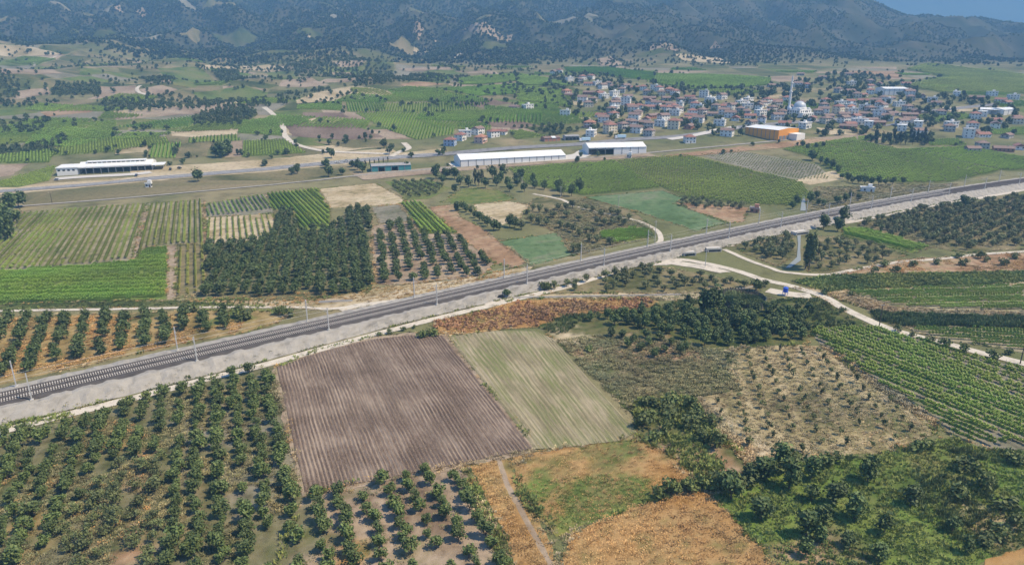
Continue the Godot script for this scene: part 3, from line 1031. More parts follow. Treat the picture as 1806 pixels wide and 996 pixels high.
func setup_materials() -> void:
	leafm = plain("leaf", Color(1, 1, 1), 0.7, 0.0, true, Color(0.28, 0.32, 0.1))
	vinem = plain("vine_leaf", Color(1, 1, 1), 0.65, 0.0, true, Color(0.35, 0.4, 0.1))
	plain("blade", Color(1, 1, 1), 0.8, 0.0, true, Color(0.3, 0.3, 0.2))
	bark = skin("bark", Color(0.12, 0.09, 0.065), 0.5, 1.0)
	postm = plain("post", Color(0.35, 0.33, 0.3), 0.8)
	post_mesh = box_mesh(Vector3(0, 0.95, 0), Vector3(0.09, 1.9, 0.09))
	for i in 3:
		var st := newst()
		leafy(st, Vector3(0, 1.15, 0), Vector3(1.0, 0.75, 0.78), 5, 70, 0.25, Color(0.12, 0.18, 0.025), Color(0.29, 0.38, 0.065), 0.6, 0.55)
		vine_shapes.append(st.commit())
	plain("steel", Color(0.5, 0.5, 0.5), 0.5, 0.3)
	plain("frame_steel", Color(0.2, 0.21, 0.22), 0.6, 0.2)
	plain("brownglaze", Color(0.12, 0.05, 0.03), 0.25)
	skin("concrete", Color(0.48, 0.46, 0.42), 0.6, 4.0, 0.9)
	plain("glass", Color(0.025, 0.03, 0.035), 0.15)
	plain("rubber", Color(0.02, 0.02, 0.02), 0.9)
	plain("door_brown", Color(0.12, 0.07, 0.04), 0.6)
	skin("wall_white", Color(0.72, 0.71, 0.68), 0.75)
	skin("wall_cream", Color(0.62, 0.55, 0.42), 0.75)
	skin("wall_grey", Color(0.4, 0.39, 0.37), 0.7)
	skin("wall_pink", Color(0.58, 0.38, 0.3), 0.75)
	skin("wall_brick", Color(0.36, 0.17, 0.11), 0.7)
	skin("wall_blue", Color(0.35, 0.42, 0.55), 0.75)
	skin("roof_red", Color(0.25, 0.115, 0.085), 0.55, 6.0)
	skin("roof_old", Color(0.21, 0.14, 0.115), 0.5, 6.0)
	skin("roof_orange", Color(0.34, 0.16, 0.1), 0.6, 6.0)
	skin("roof_grey", Color(0.34, 0.34, 0.34), 0.6, 6.0)
	skin("metal_white", Color(0.74, 0.74, 0.73), 0.6, 12.0, 0.5)
	skin("metal_roof", Color(0.72, 0.72, 0.7), 0.6, 14.0, 0.5)
	plain("skylight", Color(0.62, 0.66, 0.68), 0.35)
	skin("teal", Color(0.05, 0.24, 0.25), 0.65, 5.0, 0.6)
	skin("rust", Color(0.32, 0.31, 0.3), 0.45, 9.0, 0.7)
	skin("orange", Color(0.72, 0.3, 0.04), 0.85, 10.0, 0.5)
	skin("lead", Color(0.42, 0.46, 0.5), 0.8, 6.0, 0.45)
	plain("tank_blue", Color(0.03, 0.09, 0.5), 0.4)
	skin("pole_wood", Color(0.08, 0.06, 0.045), 0.6, 1.0)
	# ground
	soil("dirt_road", [Color(0.36, 0.32, 0.26), Color(0.49, 0.45, 0.38), Color(0.57, 0.535, 0.46)], 6.0, 31.0, 0.03, 3.0)
	soil("cut_slope", [Color(0.22, 0.205, 0.18), Color(0.31, 0.295, 0.268), Color(0.36, 0.345, 0.315), Color(0.26, 0.245, 0.215)], 5.0, 27.0, 0.05, 10.0)
	soil("gravel", [Color(0.2, 0.185, 0.16), Color(0.28, 0.265, 0.235), Color(0.35, 0.33, 0.29)], 6.0, 31.0, 0.04, 3.0)
	soil("ballast", [Color(0.045, 0.04, 0.038), Color(0.085, 0.077, 0.073), Color(0.125, 0.115, 0.108)], 3.0, 40.0, 0.09, 5.0)
	soil("asphalt", [Color(0.15, 0.15, 0.155), Color(0.2, 0.2, 0.205), Color(0.24, 0.24, 0.24)], 8.0, 60.0, 0.05, 0.0)
	var gnd := soil("ground_near", [grey(0.42), grey(0.8), grey(1.0), grey(0.65), grey(0.95)], 7.0, 31.0, 0.07, 7.0)
	gnd.vertex_color_use_as_albedo = true
	pal = {
		"golden": [Color(0.2, 0.11, 0.038), Color(0.32, 0.185, 0.068), Color(0.37, 0.225, 0.09), Color(0.42, 0.275, 0.125), Color(0.26, 0.2, 0.08), Color(0.15, 0.14, 0.045)],
		"golden_pale": [Color(0.16, 0.13, 0.05), Color(0.26, 0.195, 0.085), Color(0.33, 0.25, 0.115), Color(0.38, 0.295, 0.15), Color(0.2, 0.165, 0.07)],
		"straw": [Color(0.24, 0.2, 0.1), Color(0.38, 0.31, 0.18), Color(0.46, 0.38, 0.25), Color(0.54, 0.46, 0.32), Color(0.36, 0.31, 0.18)],
		"tan_soil": [Color(0.19, 0.14, 0.095), Color(0.28, 0.215, 0.15), Color(0.34, 0.27, 0.195), Color(0.4, 0.32, 0.24), Color(0.25, 0.21, 0.12)],
		"red_soil": [Color(0.17, 0.12, 0.06), Color(0.27, 0.17, 0.095), Color(0.33, 0.215, 0.13), Color(0.4, 0.29, 0.19), Color(0.24, 0.2, 0.1)],
		"brown_soil": [Color(0.13, 0.09, 0.065), Color(0.19, 0.14, 0.105), Color(0.26, 0.2, 0.155)],
		"grey_soil": [Color(0.15, 0.15, 0.095), Color(0.22, 0.205, 0.155), Color(0.28, 0.26, 0.2), Color(0.17, 0.18, 0.1)],
		"grass_green": [Color(0.06, 0.09, 0.022), Color(0.1, 0.15, 0.035), Color(0.14, 0.18, 0.05), Color(0.2, 0.19, 0.075), Color(0.085, 0.13, 0.03)],
		"lush": [Color(0.06, 0.095, 0.022), Color(0.095, 0.155, 0.03), Color(0.14, 0.21, 0.045), Color(0.18, 0.23, 0.06), Color(0.08, 0.125, 0.028)],
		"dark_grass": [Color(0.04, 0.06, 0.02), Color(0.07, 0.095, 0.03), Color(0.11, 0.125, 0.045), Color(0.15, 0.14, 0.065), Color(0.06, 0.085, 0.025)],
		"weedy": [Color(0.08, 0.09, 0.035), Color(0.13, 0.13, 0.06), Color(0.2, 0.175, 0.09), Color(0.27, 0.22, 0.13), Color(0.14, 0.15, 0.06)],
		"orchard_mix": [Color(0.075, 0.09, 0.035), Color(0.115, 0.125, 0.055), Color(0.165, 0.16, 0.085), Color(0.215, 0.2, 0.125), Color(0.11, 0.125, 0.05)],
		"plantation": [Color(0.24, 0.21, 0.1), Color(0.33, 0.275, 0.145), Color(0.4, 0.33, 0.185), Color(0.46, 0.38, 0.23), Color(0.32, 0.275, 0.135)],
		"vine_floor": [Color(0.13, 0.14, 0.06), Color(0.2, 0.19, 0.1), Color(0.29, 0.26, 0.17), Color(0.33, 0.3, 0.21), Color(0.16, 0.17, 0.08)],
		"vine_green": [Color(0.1, 0.145, 0.03), Color(0.15, 0.2, 0.045), Color(0.21, 0.24, 0.075), Color(0.15, 0.2, 0.05)],
		"vine_dark": [Color(0.07, 0.1, 0.025), Color(0.11, 0.14, 0.04), Color(0.17, 0.17, 0.07), Color(0.1, 0.13, 0.035)],
		"crop_teal": [Color(0.08, 0.13, 0.05), Color(0.11, 0.18, 0.08), Color(0.15, 0.21, 0.1), Color(0.19, 0.21, 0.13)],
	}
	skin("water", Color(0.22, 0.24, 0.23), 0.7, 5.0, 0.45)

func terrain() -> void:
	var st := newst()
	var cg := []
	for j in zl.size():
		for i in XN:
			var x := X0 + XS * i
			var z: float = zl[j]
			var d := -z
			var v := n2.get_noise_2d(x * 0.7 + 77.0, z * 0.7)
			var w := n3.get_noise_2d(x * 1.1 + 300.0, z * 1.1)
			# matter by place: dry grass and scrub on the plain, stony scrub on the slopes
			var c := Color(0.2, 0.19, 0.095).lerp(Color(0.12, 0.135, 0.055), clampf(0.5 + v * 1.4, 0.0, 1.0))
			c = c.lerp(Color(0.33, 0.26, 0.16), clampf(w * 1.8 - 0.15, 0.0, 0.8))
			var hill := smoothstep(1450.0, 1750.0, d)
			var stony := Color(0.045, 0.055, 0.032).lerp(Color(0.1, 0.095, 0.068), clampf(0.4 + w * 1.6, 0.0, 1.0))
			cg.append(c.lerp(stony, hill))
	for j in zl.size() - 1:
		for i in XN - 1:
			var k := [[i, j], [i, j + 1], [i + 1, j], [i + 1, j], [i, j + 1], [i + 1, j + 1]]
			for q in k:
				var x: float = X0 + XS * q[0]
				var z: float = zl[q[1]]
				st.set_color(cg[q[1] * XN + q[0]])
				st.set_normal(tn(x, z))
				st.add_vertex(Vector3(x, hh[q[1] * XN + q[0]], z))
	var m := soil("terrain", [grey(0.5), grey(0.85), grey(1.0), grey(0.7)], 14.0, 150.0, 0.03, 10.0)
	m.vertex_color_use_as_albedo = true
	top("valley_terrain", st.commit(), m, "dry grassy valley floor rising into stony scrub slopes", "terrain", "structure")
	# the mountain range beyond
	st = newst()
	var nx := 90
	var nz := 16
	var far := []
	for j in nz + 1:
		for i in nx + 1:
			var x := -9000.0 + 21000.0 * i / nx
			var z := -6200.0 - 4200.0 * j / nz
			var s := float(j) / nz
			var h := 60.0 + 1000.0 * sin(minf(1.0, s * 1.15) * PI * 0.5) + n1.get_noise_2d(x * 0.35, z * 0.5) * 420.0 * s
			far.append(Vector3(x, h, z))
	for j in nz:
		for i in nx:
			var a: Vector3 = far[j * (nx + 1) + i]
			var b: Vector3 = far[j * (nx + 1) + i + 1]
			var c: Vector3 = far[(j + 1) * (nx + 1) + i]
			var d: Vector3 = far[(j + 1) * (nx + 1) + i + 1]
			for p in [a, c, b, b, c, d]:
				st.set_smooth_group(0)
				st.add_vertex(p)
	st.index()
	st.generate_normals()
	top("far_mountain", st.commit(), soil("far_slope", [Color(0.07, 0.08, 0.05), Color(0.1, 0.105, 0.07), Color(0.15, 0.14, 0.1)], 400.0, 1700.0, 0.03, 0.0), "hazy blue mountain range beyond the ridge", "mountain", "structure")

func near_fields() -> void:
	field("orchard_floor", "orchard_mix", [-40, 780, 60, 752, 190, 722, 300, 690, 420, 655, 485, 645, 498, 700, 525, 830, 536, 872, 640, 850, 818, 818, 830, 850, 900, 1010, 930, 1060, -60, 1060], "weedy floor of the orchard below the railway", 0.7, [[90, 850, 4, "golden_pale"], [60, 930, 5, "golden_pale"], [40, 990, 5, "golden_pale"], [200, 780, 4, "golden_pale"], [170, 760, 4, "golden_pale"], [250, 850, 4, "red_soil"], [240, 930, 4, "red_soil"], [235, 985, 4, "red_soil"], [260, 800, 3, "red_soil"], [400, 760, 14, "grey_soil"], [430, 850, 14, "grey_soil"], [330, 900, 10, "weedy"]], dd(536, 868, 488, 648))
	field("orchard_floor", "tan_soil", [536, 872, 640, 850, 818, 820, 832, 850, 880, 960, 925, 1060, 480, 1060, 500, 960], "bare tan soil under the orchard beside the ditch", 0.7, [[520, 940, 12, "orchard_mix"], [620, 985, 6, "golden"]], dd(560, 960, 545, 880))
	field("orchard_floor", "golden_pale", [-30, 556, 60, 558, 200, 552, 360, 548, 455, 548, 520, 552, 470, 578, 330, 605, 150, 645, 60, 664, -40, 690], "dry golden grass under the orchard above the railway", 0.7, [[250, 555, 8, "dark_grass"], [60, 560, 8, "dark_grass"], [400, 560, 8, "grass_green"]], dd(170, 620, 178, 570))
	field("grass_verge", "dark_grass", [-30, 535, 290, 530, 450, 530, 560, 536, 560, 541, 300, 541, -30, 546], "green verge beside the farm path")
	field("vineyard_floor", "vine_floor", [33, 376, 268, 359, 357, 353, 357, 429, 260, 434, 240, 457, 153, 467, -40, 482, -40, 420], "dusty floor of the wide vineyard", 0.7, [], dd(265, 360, 237, 457))
	field("vineyard_floor", "lush", [293, 434, 293, 528, 120, 533, -40, 538, -40, 480, 153, 468, 240, 459, 252, 440], "green floor of the leafy vineyard above the farm path")
	field("path", "tan_soil", [294, 434, 311, 433, 309, 527, 294, 528], "bare tan path between vineyard and orchard", 0.3)
	field("path", "tan_soil", [255, 362, 262, 362, 241, 457, 232, 457], "pale gap between vineyard blocks", 0.3)
	field("vineyard_floor", "weedy", [312, 432, 357, 430, 362, 515, 330, 524, 311, 526], "yellowed floor of a narrow vineyard strip")
	field("path", "red_soil", [357, 356, 362, 355, 364, 431, 359, 431], "thin reddish path between vineyard blocks", 0.2)
	field("vineyard_floor", "grey_soil", [363, 360, 468, 342, 485, 369, 482, 376, 363, 383], "grey floor of a thin vineyard block")
	field("vineyard_floor", "straw", [363, 384, 482, 377, 482, 412, 446, 425, 365, 430], "straw coloured floor of a sparse vineyard block")
	field("vineyard_floor", "vine_green", [469, 342, 560, 333, 581, 367, 584, 404, 526, 407, 519, 373, 480, 371], "green floor of a bright vineyard block")
	field("dry_field", "straw", [561, 333, 662, 323, 716, 353, 705, 360, 582, 367], "pale stubble field beside the bright vineyard")
	field("fallow_field", "grey_soil", [654, 365, 705, 361, 726, 390, 668, 394], "small grey fallow field")
	field("vineyard_floor", "vine_green", [707, 358, 738, 355, 805, 411, 744, 412], "green floor of a narrow vineyard wedge")
	field("bare_field", "red_soil", [756, 365, 802, 361, 812, 383, 860, 408, 872, 420, 930, 462, 905, 474, 868, 462, 815, 420], "reddish bare strip beside the orchard")
	field("orchard_floor", "grass_green", [679, 320, 756, 316, 796, 332, 756, 351, 718, 353], "green floor of a young orchard")
	field("scrub_field", "grass_green", [779, 357, 815, 332, 880, 335, 908, 352, 840, 360], "green scrubby plot among bushes")
	field("dry_field", "straw", [832, 361, 899, 355, 932, 362, 918, 386, 880, 398, 845, 382], "pale dry plot ringed by bushes")
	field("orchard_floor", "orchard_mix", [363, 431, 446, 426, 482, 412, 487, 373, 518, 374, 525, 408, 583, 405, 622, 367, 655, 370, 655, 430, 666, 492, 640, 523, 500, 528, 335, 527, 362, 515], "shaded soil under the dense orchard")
	field("orchard_floor", "tan_soil", [668, 396, 726, 391, 745, 413, 806, 413, 872, 466, 850, 492, 800, 492, 720, 503, 664, 502, 655, 440, 655, 400], "tan soil under the orchard beside the reddish strip")
	field("verge", "straw", [310, 530, 560, 530, 660, 508, 800, 494, 905, 474, 940, 470, 915, 490, 700, 535, 620, 545, 580, 548, 480, 542], "dry verge between orchard and railway")
	field("vegetable_field", "crop_teal", [880, 426, 985, 410, 1008, 430, 1012, 450, 935, 469, 906, 442], "small blue green vegetable plot")
	field("scrub_field", "weedy", [985, 411, 925, 385, 940, 350, 1030, 348, 1115, 372, 1150, 400, 1150, 420, 1085, 433, 1010, 452], "weedy plot among olive bushes")
	field("vineyard_floor", "vine_green", [1056, 410, 1117, 402, 1149, 406, 1146, 419, 1083, 432, 1058, 420], "green floor of the small vineyard by the crossing")
	field("vegetable_field", "crop_teal", [1030, 348, 1168, 336, 1206, 350, 1188, 359, 1222, 371, 1283, 393, 1229, 407, 1117, 371], "wide blue green vegetable field")
	field("orchard_floor", "red_soil", [1193, 357, 1322, 366, 1312, 391, 1284, 394, 1222, 371], "reddish soil under a line of olive trees")
	field("vineyard_floor", "vine_dark", [895, 296, 1085, 283, 1150, 322, 1166, 332, 1030, 345, 1000, 340, 930, 325], "green floor of the vineyard before the warehouses")
	field("vineyard_floor", "vine_dark", [1087, 283, 1206, 273, 1288, 291, 1415, 320, 1432, 350, 1400, 366, 1330, 363, 1210, 350, 1168, 331], "mottled floor of the vineyard behind the vegetable field")
	field("fallow_field", "grey_soil", [1232, 272, 1300, 265, 1442, 290, 1472, 318, 1412, 319, 1330, 300], "grey fallow field beside the vineyards")
	field("vineyard_floor", "vine_dark", [1379, 263, 1468, 248, 1524, 250, 1586, 263, 1769, 301, 1672, 323, 1601, 324, 1484, 314, 1443, 281], "green floor of the large vineyard above the railway")
	field("vineyard_floor", "vine_dark", [1588, 263, 1703, 258, 1850, 284, 1850, 303, 1771, 301], "green floor of the vineyard beside the cypresses")
	field("dry_field", "straw", [1400, 318, 1475, 300, 1490, 315, 1430, 326], "pale dry patch below the vineyards")
	field("verge", "weedy", [1440, 330, 1600, 326, 1690, 324, 1640, 342, 1500, 362, 1425, 378, 1422, 345], "weedy ground along the railway")
	field("orchard_floor", "weedy", [1512, 394, 1639, 366, 1850, 340, 1850, 436, 1703, 446, 1652, 438, 1575, 422, 1530, 407], "weedy floor of the orchard below the railway bend")
	field("vineyard_floor", "vine_green", [1484, 403, 1530, 404, 1640, 437, 1614, 447, 1489, 417], "green floor of a vineyard wedge among orchards")
	field("orchard_floor", "weedy", [1440, 417, 1488, 418, 1604, 450, 1512, 474, 1425, 480, 1420, 440], "weedy floor of the olive plot by the canal")
	field("orchard_floor", "weedy", [1296, 432, 1395, 412, 1402, 450, 1372, 470, 1312, 447], "weedy floor of the olive plot by the culvert")
	field("scrub_field", "red_soil", [1590, 458, 1850, 443, 1850, 480, 1470, 484, 1512, 476], "reddish scrubby ground beside the farm track")
	field("rough_meadow", "grass_green", [1400, 496, 1470, 485, 1850, 478, 1850, 498, 1489, 512, 1455, 516], "rough green meadow above the vineyard")
	field("verge", "straw", [1400, 508, 1490, 512, 1850, 495, 1850, 562, 1640, 557, 1540, 550, 1460, 520], "dry straw verge round the vineyard")
	field("vineyard_floor", "vine_floor", [1492, 514, 1850, 500, 1850, 552, 1690, 547, 1578, 541], "floor of the vineyard above the reed bed")
	field("reed_bed", "dark_grass", [1536, 551, 1626, 557, 1850, 562, 1850, 580, 1700, 578, 1590, 577, 1550, 566], "damp green reed bed")
	field("vineyard_floor", "vine_floor", [1600, 577, 1700, 579, 1850, 581, 1850, 632, 1754, 612, 1677, 602, 1622, 589], "floor of the vineyard between reed bed and white road")
	field("orchard_floor", "weedy", [955, 508, 1050, 488, 1130, 470, 1190, 474, 1280, 492, 1345, 507, 1330, 517, 1200, 517, 1060, 518, 980, 518], "floor of the olive plot beside the railway road")
	field("verge", "straw", [905, 524, 980, 518, 1200, 517, 1330, 517, 1350, 525, 1200, 530, 1000, 528], "dry verge with a concrete channel")
	field("scrub_field", "golden", [772, 592, 765, 566, 850, 548, 905, 530, 1000, 527, 1152, 524, 1165, 540, 1060, 552, 985, 560, 960, 576, 880, 582, 820, 590], "orange dead scrub below the railway road", 1.2)
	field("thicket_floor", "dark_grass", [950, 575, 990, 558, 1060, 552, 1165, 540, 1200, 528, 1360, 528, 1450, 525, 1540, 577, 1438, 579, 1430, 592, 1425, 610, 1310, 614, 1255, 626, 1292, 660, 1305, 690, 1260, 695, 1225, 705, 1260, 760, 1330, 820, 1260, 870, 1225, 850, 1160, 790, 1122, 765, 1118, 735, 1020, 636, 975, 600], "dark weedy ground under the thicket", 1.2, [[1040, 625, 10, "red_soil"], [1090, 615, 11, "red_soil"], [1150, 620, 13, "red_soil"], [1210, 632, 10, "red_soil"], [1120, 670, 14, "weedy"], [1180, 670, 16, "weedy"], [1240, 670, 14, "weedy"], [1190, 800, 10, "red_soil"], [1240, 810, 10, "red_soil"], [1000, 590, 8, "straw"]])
	field("plantation_floor", "plantation", [1252, 624, 1300, 615, 1400, 609, 1452, 612, 1535, 672, 1605, 720, 1655, 760, 1622, 787, 1540, 802, 1420, 807, 1340, 824, 1305, 802, 1248, 742, 1215, 706, 1260, 695, 1308, 690, 1292, 660], "straw coloured ground of the young plantation", 1.2, [[1240, 715, 6, "straw"], [1270, 745, 6, "straw"], [1300, 780, 6, "straw"], [1330, 805, 6, "straw"], [1370, 800, 5, "straw"], [1500, 650, 4, "straw"], [1580, 710, 4, "straw"], [1420, 620, 6, "straw"], [1450, 720, 14, "weedy"], [1540, 740, 12, "weedy"]], dd(1300, 640, 1345, 800))
	field("vineyard_floor", "grey_soil", [1430, 591, 1461, 618, 1537, 672, 1600, 706, 1657, 745, 1680, 773, 1730, 790, 1850, 795, 1850, 660, 1806, 650, 1677, 619, 1601, 594, 1550, 579, 1438, 580], "grey floor of the wide vineyard below the white road", 0.7, [], dd(1480, 610, 1740, 712))
	field("meadow", "golden", [900, 806, 945, 796, 1043, 786, 1120, 773, 1160, 792, 1210, 815, 1230, 850, 1180, 866, 1150, 882, 1090, 906, 1040, 922, 1008, 940, 985, 945, 955, 920, 918, 862], "rusty golden meadow below the striped field", 1.5, [[1070, 875, 13, "grass_green"], [1010, 880, 10, "grass_green"], [1120, 865, 8, "grass_green"], [1000, 915, 8, "lush"], [1035, 905, 8, "grass_green"], [960, 850, 5, "grass_green"], [940, 870, 5, "lush"], [1080, 793, 8, "grass_green"], [1110, 785, 6, "grass_green"]])
	field("dry_field", "golden", [1010, 942, 1100, 906, 1150, 884, 1215, 868, 1252, 870, 1300, 920, 1390, 1005, 1420, 1060, 985, 1060, 990, 990], "dry golden grass field at the foot of the slope", 1.0)
	field("weed_field", "lush", [1256, 872, 1335, 822, 1422, 809, 1545, 803, 1640, 775, 1682, 774, 1735, 792, 1850, 798, 1850, 950, 1740, 986, 1690, 1060, 1420, 1060, 1300, 920], "lush green weeds among dark bushes", 1.5, [[1600, 850, 12, "grass_green"], [1550, 870, 9, "grass_green"], [1680, 830, 10, "grass_green"], [1480, 960, 7, "weedy"], [1780, 960, 8, "weedy"], [1740, 920, 6, "straw"], [1430, 980, 6, "red_soil"]])
	field("dry_field", "golden", [1690, 1040, 1740, 988, 1850, 952, 1850, 1060], "golden grass corner beyond the weeds", 1.0)
	field("ditch_bank", "golden", [815, 820, 880, 806, 940, 796, 905, 830, 960, 940, 1010, 1060, 925, 1060, 900, 1000, 850, 890], "golden grassy bank beside the ditch", 0.8)
	field("ditch", "dark_grass", [816, 826, 830, 828, 862, 890, 892, 950, 925, 1060, 900, 1060, 872, 975, 845, 900], "dark overgrown ditch beside the orchard", 0.8)
	field("path", "tan_soil", [876, 812, 884, 811, 898, 850, 935, 920, 985, 1010, 1020, 1060, 1008, 1060, 975, 1012, 925, 924, 890, 858], "narrow earth path along the ditch bank", 0.2)
	field("headland", "tan_soil", [480, 652, 560, 618, 654, 594, 730, 586, 790, 590, 840, 660, 950, 790, 938, 800, 815, 825, 679, 851, 530, 878], "bare tan headland round the ploughed field", 0.9)
	furrows("ploughed_field", [487, 648, 572, 620, 654, 600, 720, 592, 781, 593], [537, 869, 679, 845, 815, 818, 940, 792], 1.05, 0.3, tilled("ploughed", Color(0.075, 0.052, 0.038), Color(0.132, 0.097, 0.074), Color(0.235, 0.187, 0.145), Color(0.2, 0.18, 0.1), 1.3, 0.0, 3, 55.0), "brown ploughed field with furrows below the railway road")
	furrows("fallow_field", [792, 596, 830, 588, 880, 584, 945, 585, 975, 598], [944, 793, 1000, 790, 1043, 784, 1091, 779, 1124, 763], 1.7, 0.22, tilled("striped", Color(0.11, 0.095, 0.055), Color(0.19, 0.165, 0.1), Color(0.29, 0.25, 0.17), Color(0.11, 0.135, 0.042), 1.5, 0.8, 9, 27.0), "striped green and tan fallow field beside the ploughed one")

var plots := []

func far_fields() -> void:
	var S := "straw"; var T := "tan_soil"; var B := "brown_soil"; var V := "vine_green"; var G := "grass_green"; var R := "red_soil"; var K := "grey_soil"; var D := "dark_grass"; var W := "weedy"
	var names := {S: ["dry_field", "pale dry field on the far plain"], T: ["bare_field", "bare tan field on the far plain"], B: ["ploughed_field", "brown ploughed field on the far plain"], V: ["vineyard_floor", "green vineyard floor on the far plain"], G: ["green_field", "green crop field on the far plain"], R: ["bare_field", "reddish bare field on the far plain"], K: ["fallow_field", "grey fallow field on the far plain"], D: ["grove_floor", "dark grove floor on the far plain"], W: ["scrub_field", "weedy field on the far plain"]}
	var hull := area([985, 128, 1060, 130, 1170, 150, 1330, 158, 1480, 128, 1640, 165, 1800, 190, 1800, 245, 1640, 240, 1420, 244, 1340, 240, 1150, 252, 1040, 240, 1000, 190])
	var kinds := [V, V, V, G, W, S, K, T, W, D, V, G]
	var corner := func(i: int, j: int) -> Vector2:
		var q := Vector2(-1350.0 + i * 66.0, -630.0 - j * 44.0)
		q += Vector2(n3.get_noise_2d(i * 37.0, j * 53.0), n3.get_noise_2d(j * 41.0 + 9.0, i * 29.0)) * 34.0
		return q + Vector2(0, 1) * (q.x * 0.12)
	for j in 21:
		for i in 42:
			var q := PackedVector2Array([corner.call(i, j), corner.call(i + 1, j), corner.call(i + 1, j + 1), corner.call(i, j + 1)])
			var c: Vector2 = (q[0] + q[1] + q[2] + q[3]) * 0.25
			if c.y > -640.0 or c.y < -1490.0 or absf(c.x) > -c.y * 0.77 or inside(c, hull) or rng.randf() < 0.12: continue
			if c.x > -130.0 and c.y > -770.0: continue
			var key: String = kinds[rng.randi() % 12] if c.y > -1020.0 else [W, D, K, V, W, T, D, G][rng.randi() % 8]
			var inner := PackedVector2Array()
			for p in q: inner.append(p.lerp(c, 0.06))
			top(names[key][0], drape(ragged(inner, 2.0, 9.0), 0.05, key), mats["ground_near"], names[key][1], "field", "structure")
			plots.append([key, inner])
	for f in far_list():
		var n: Array = names[f[0]]
		field(n[0], f[0], f[1], n[1], 1.5)

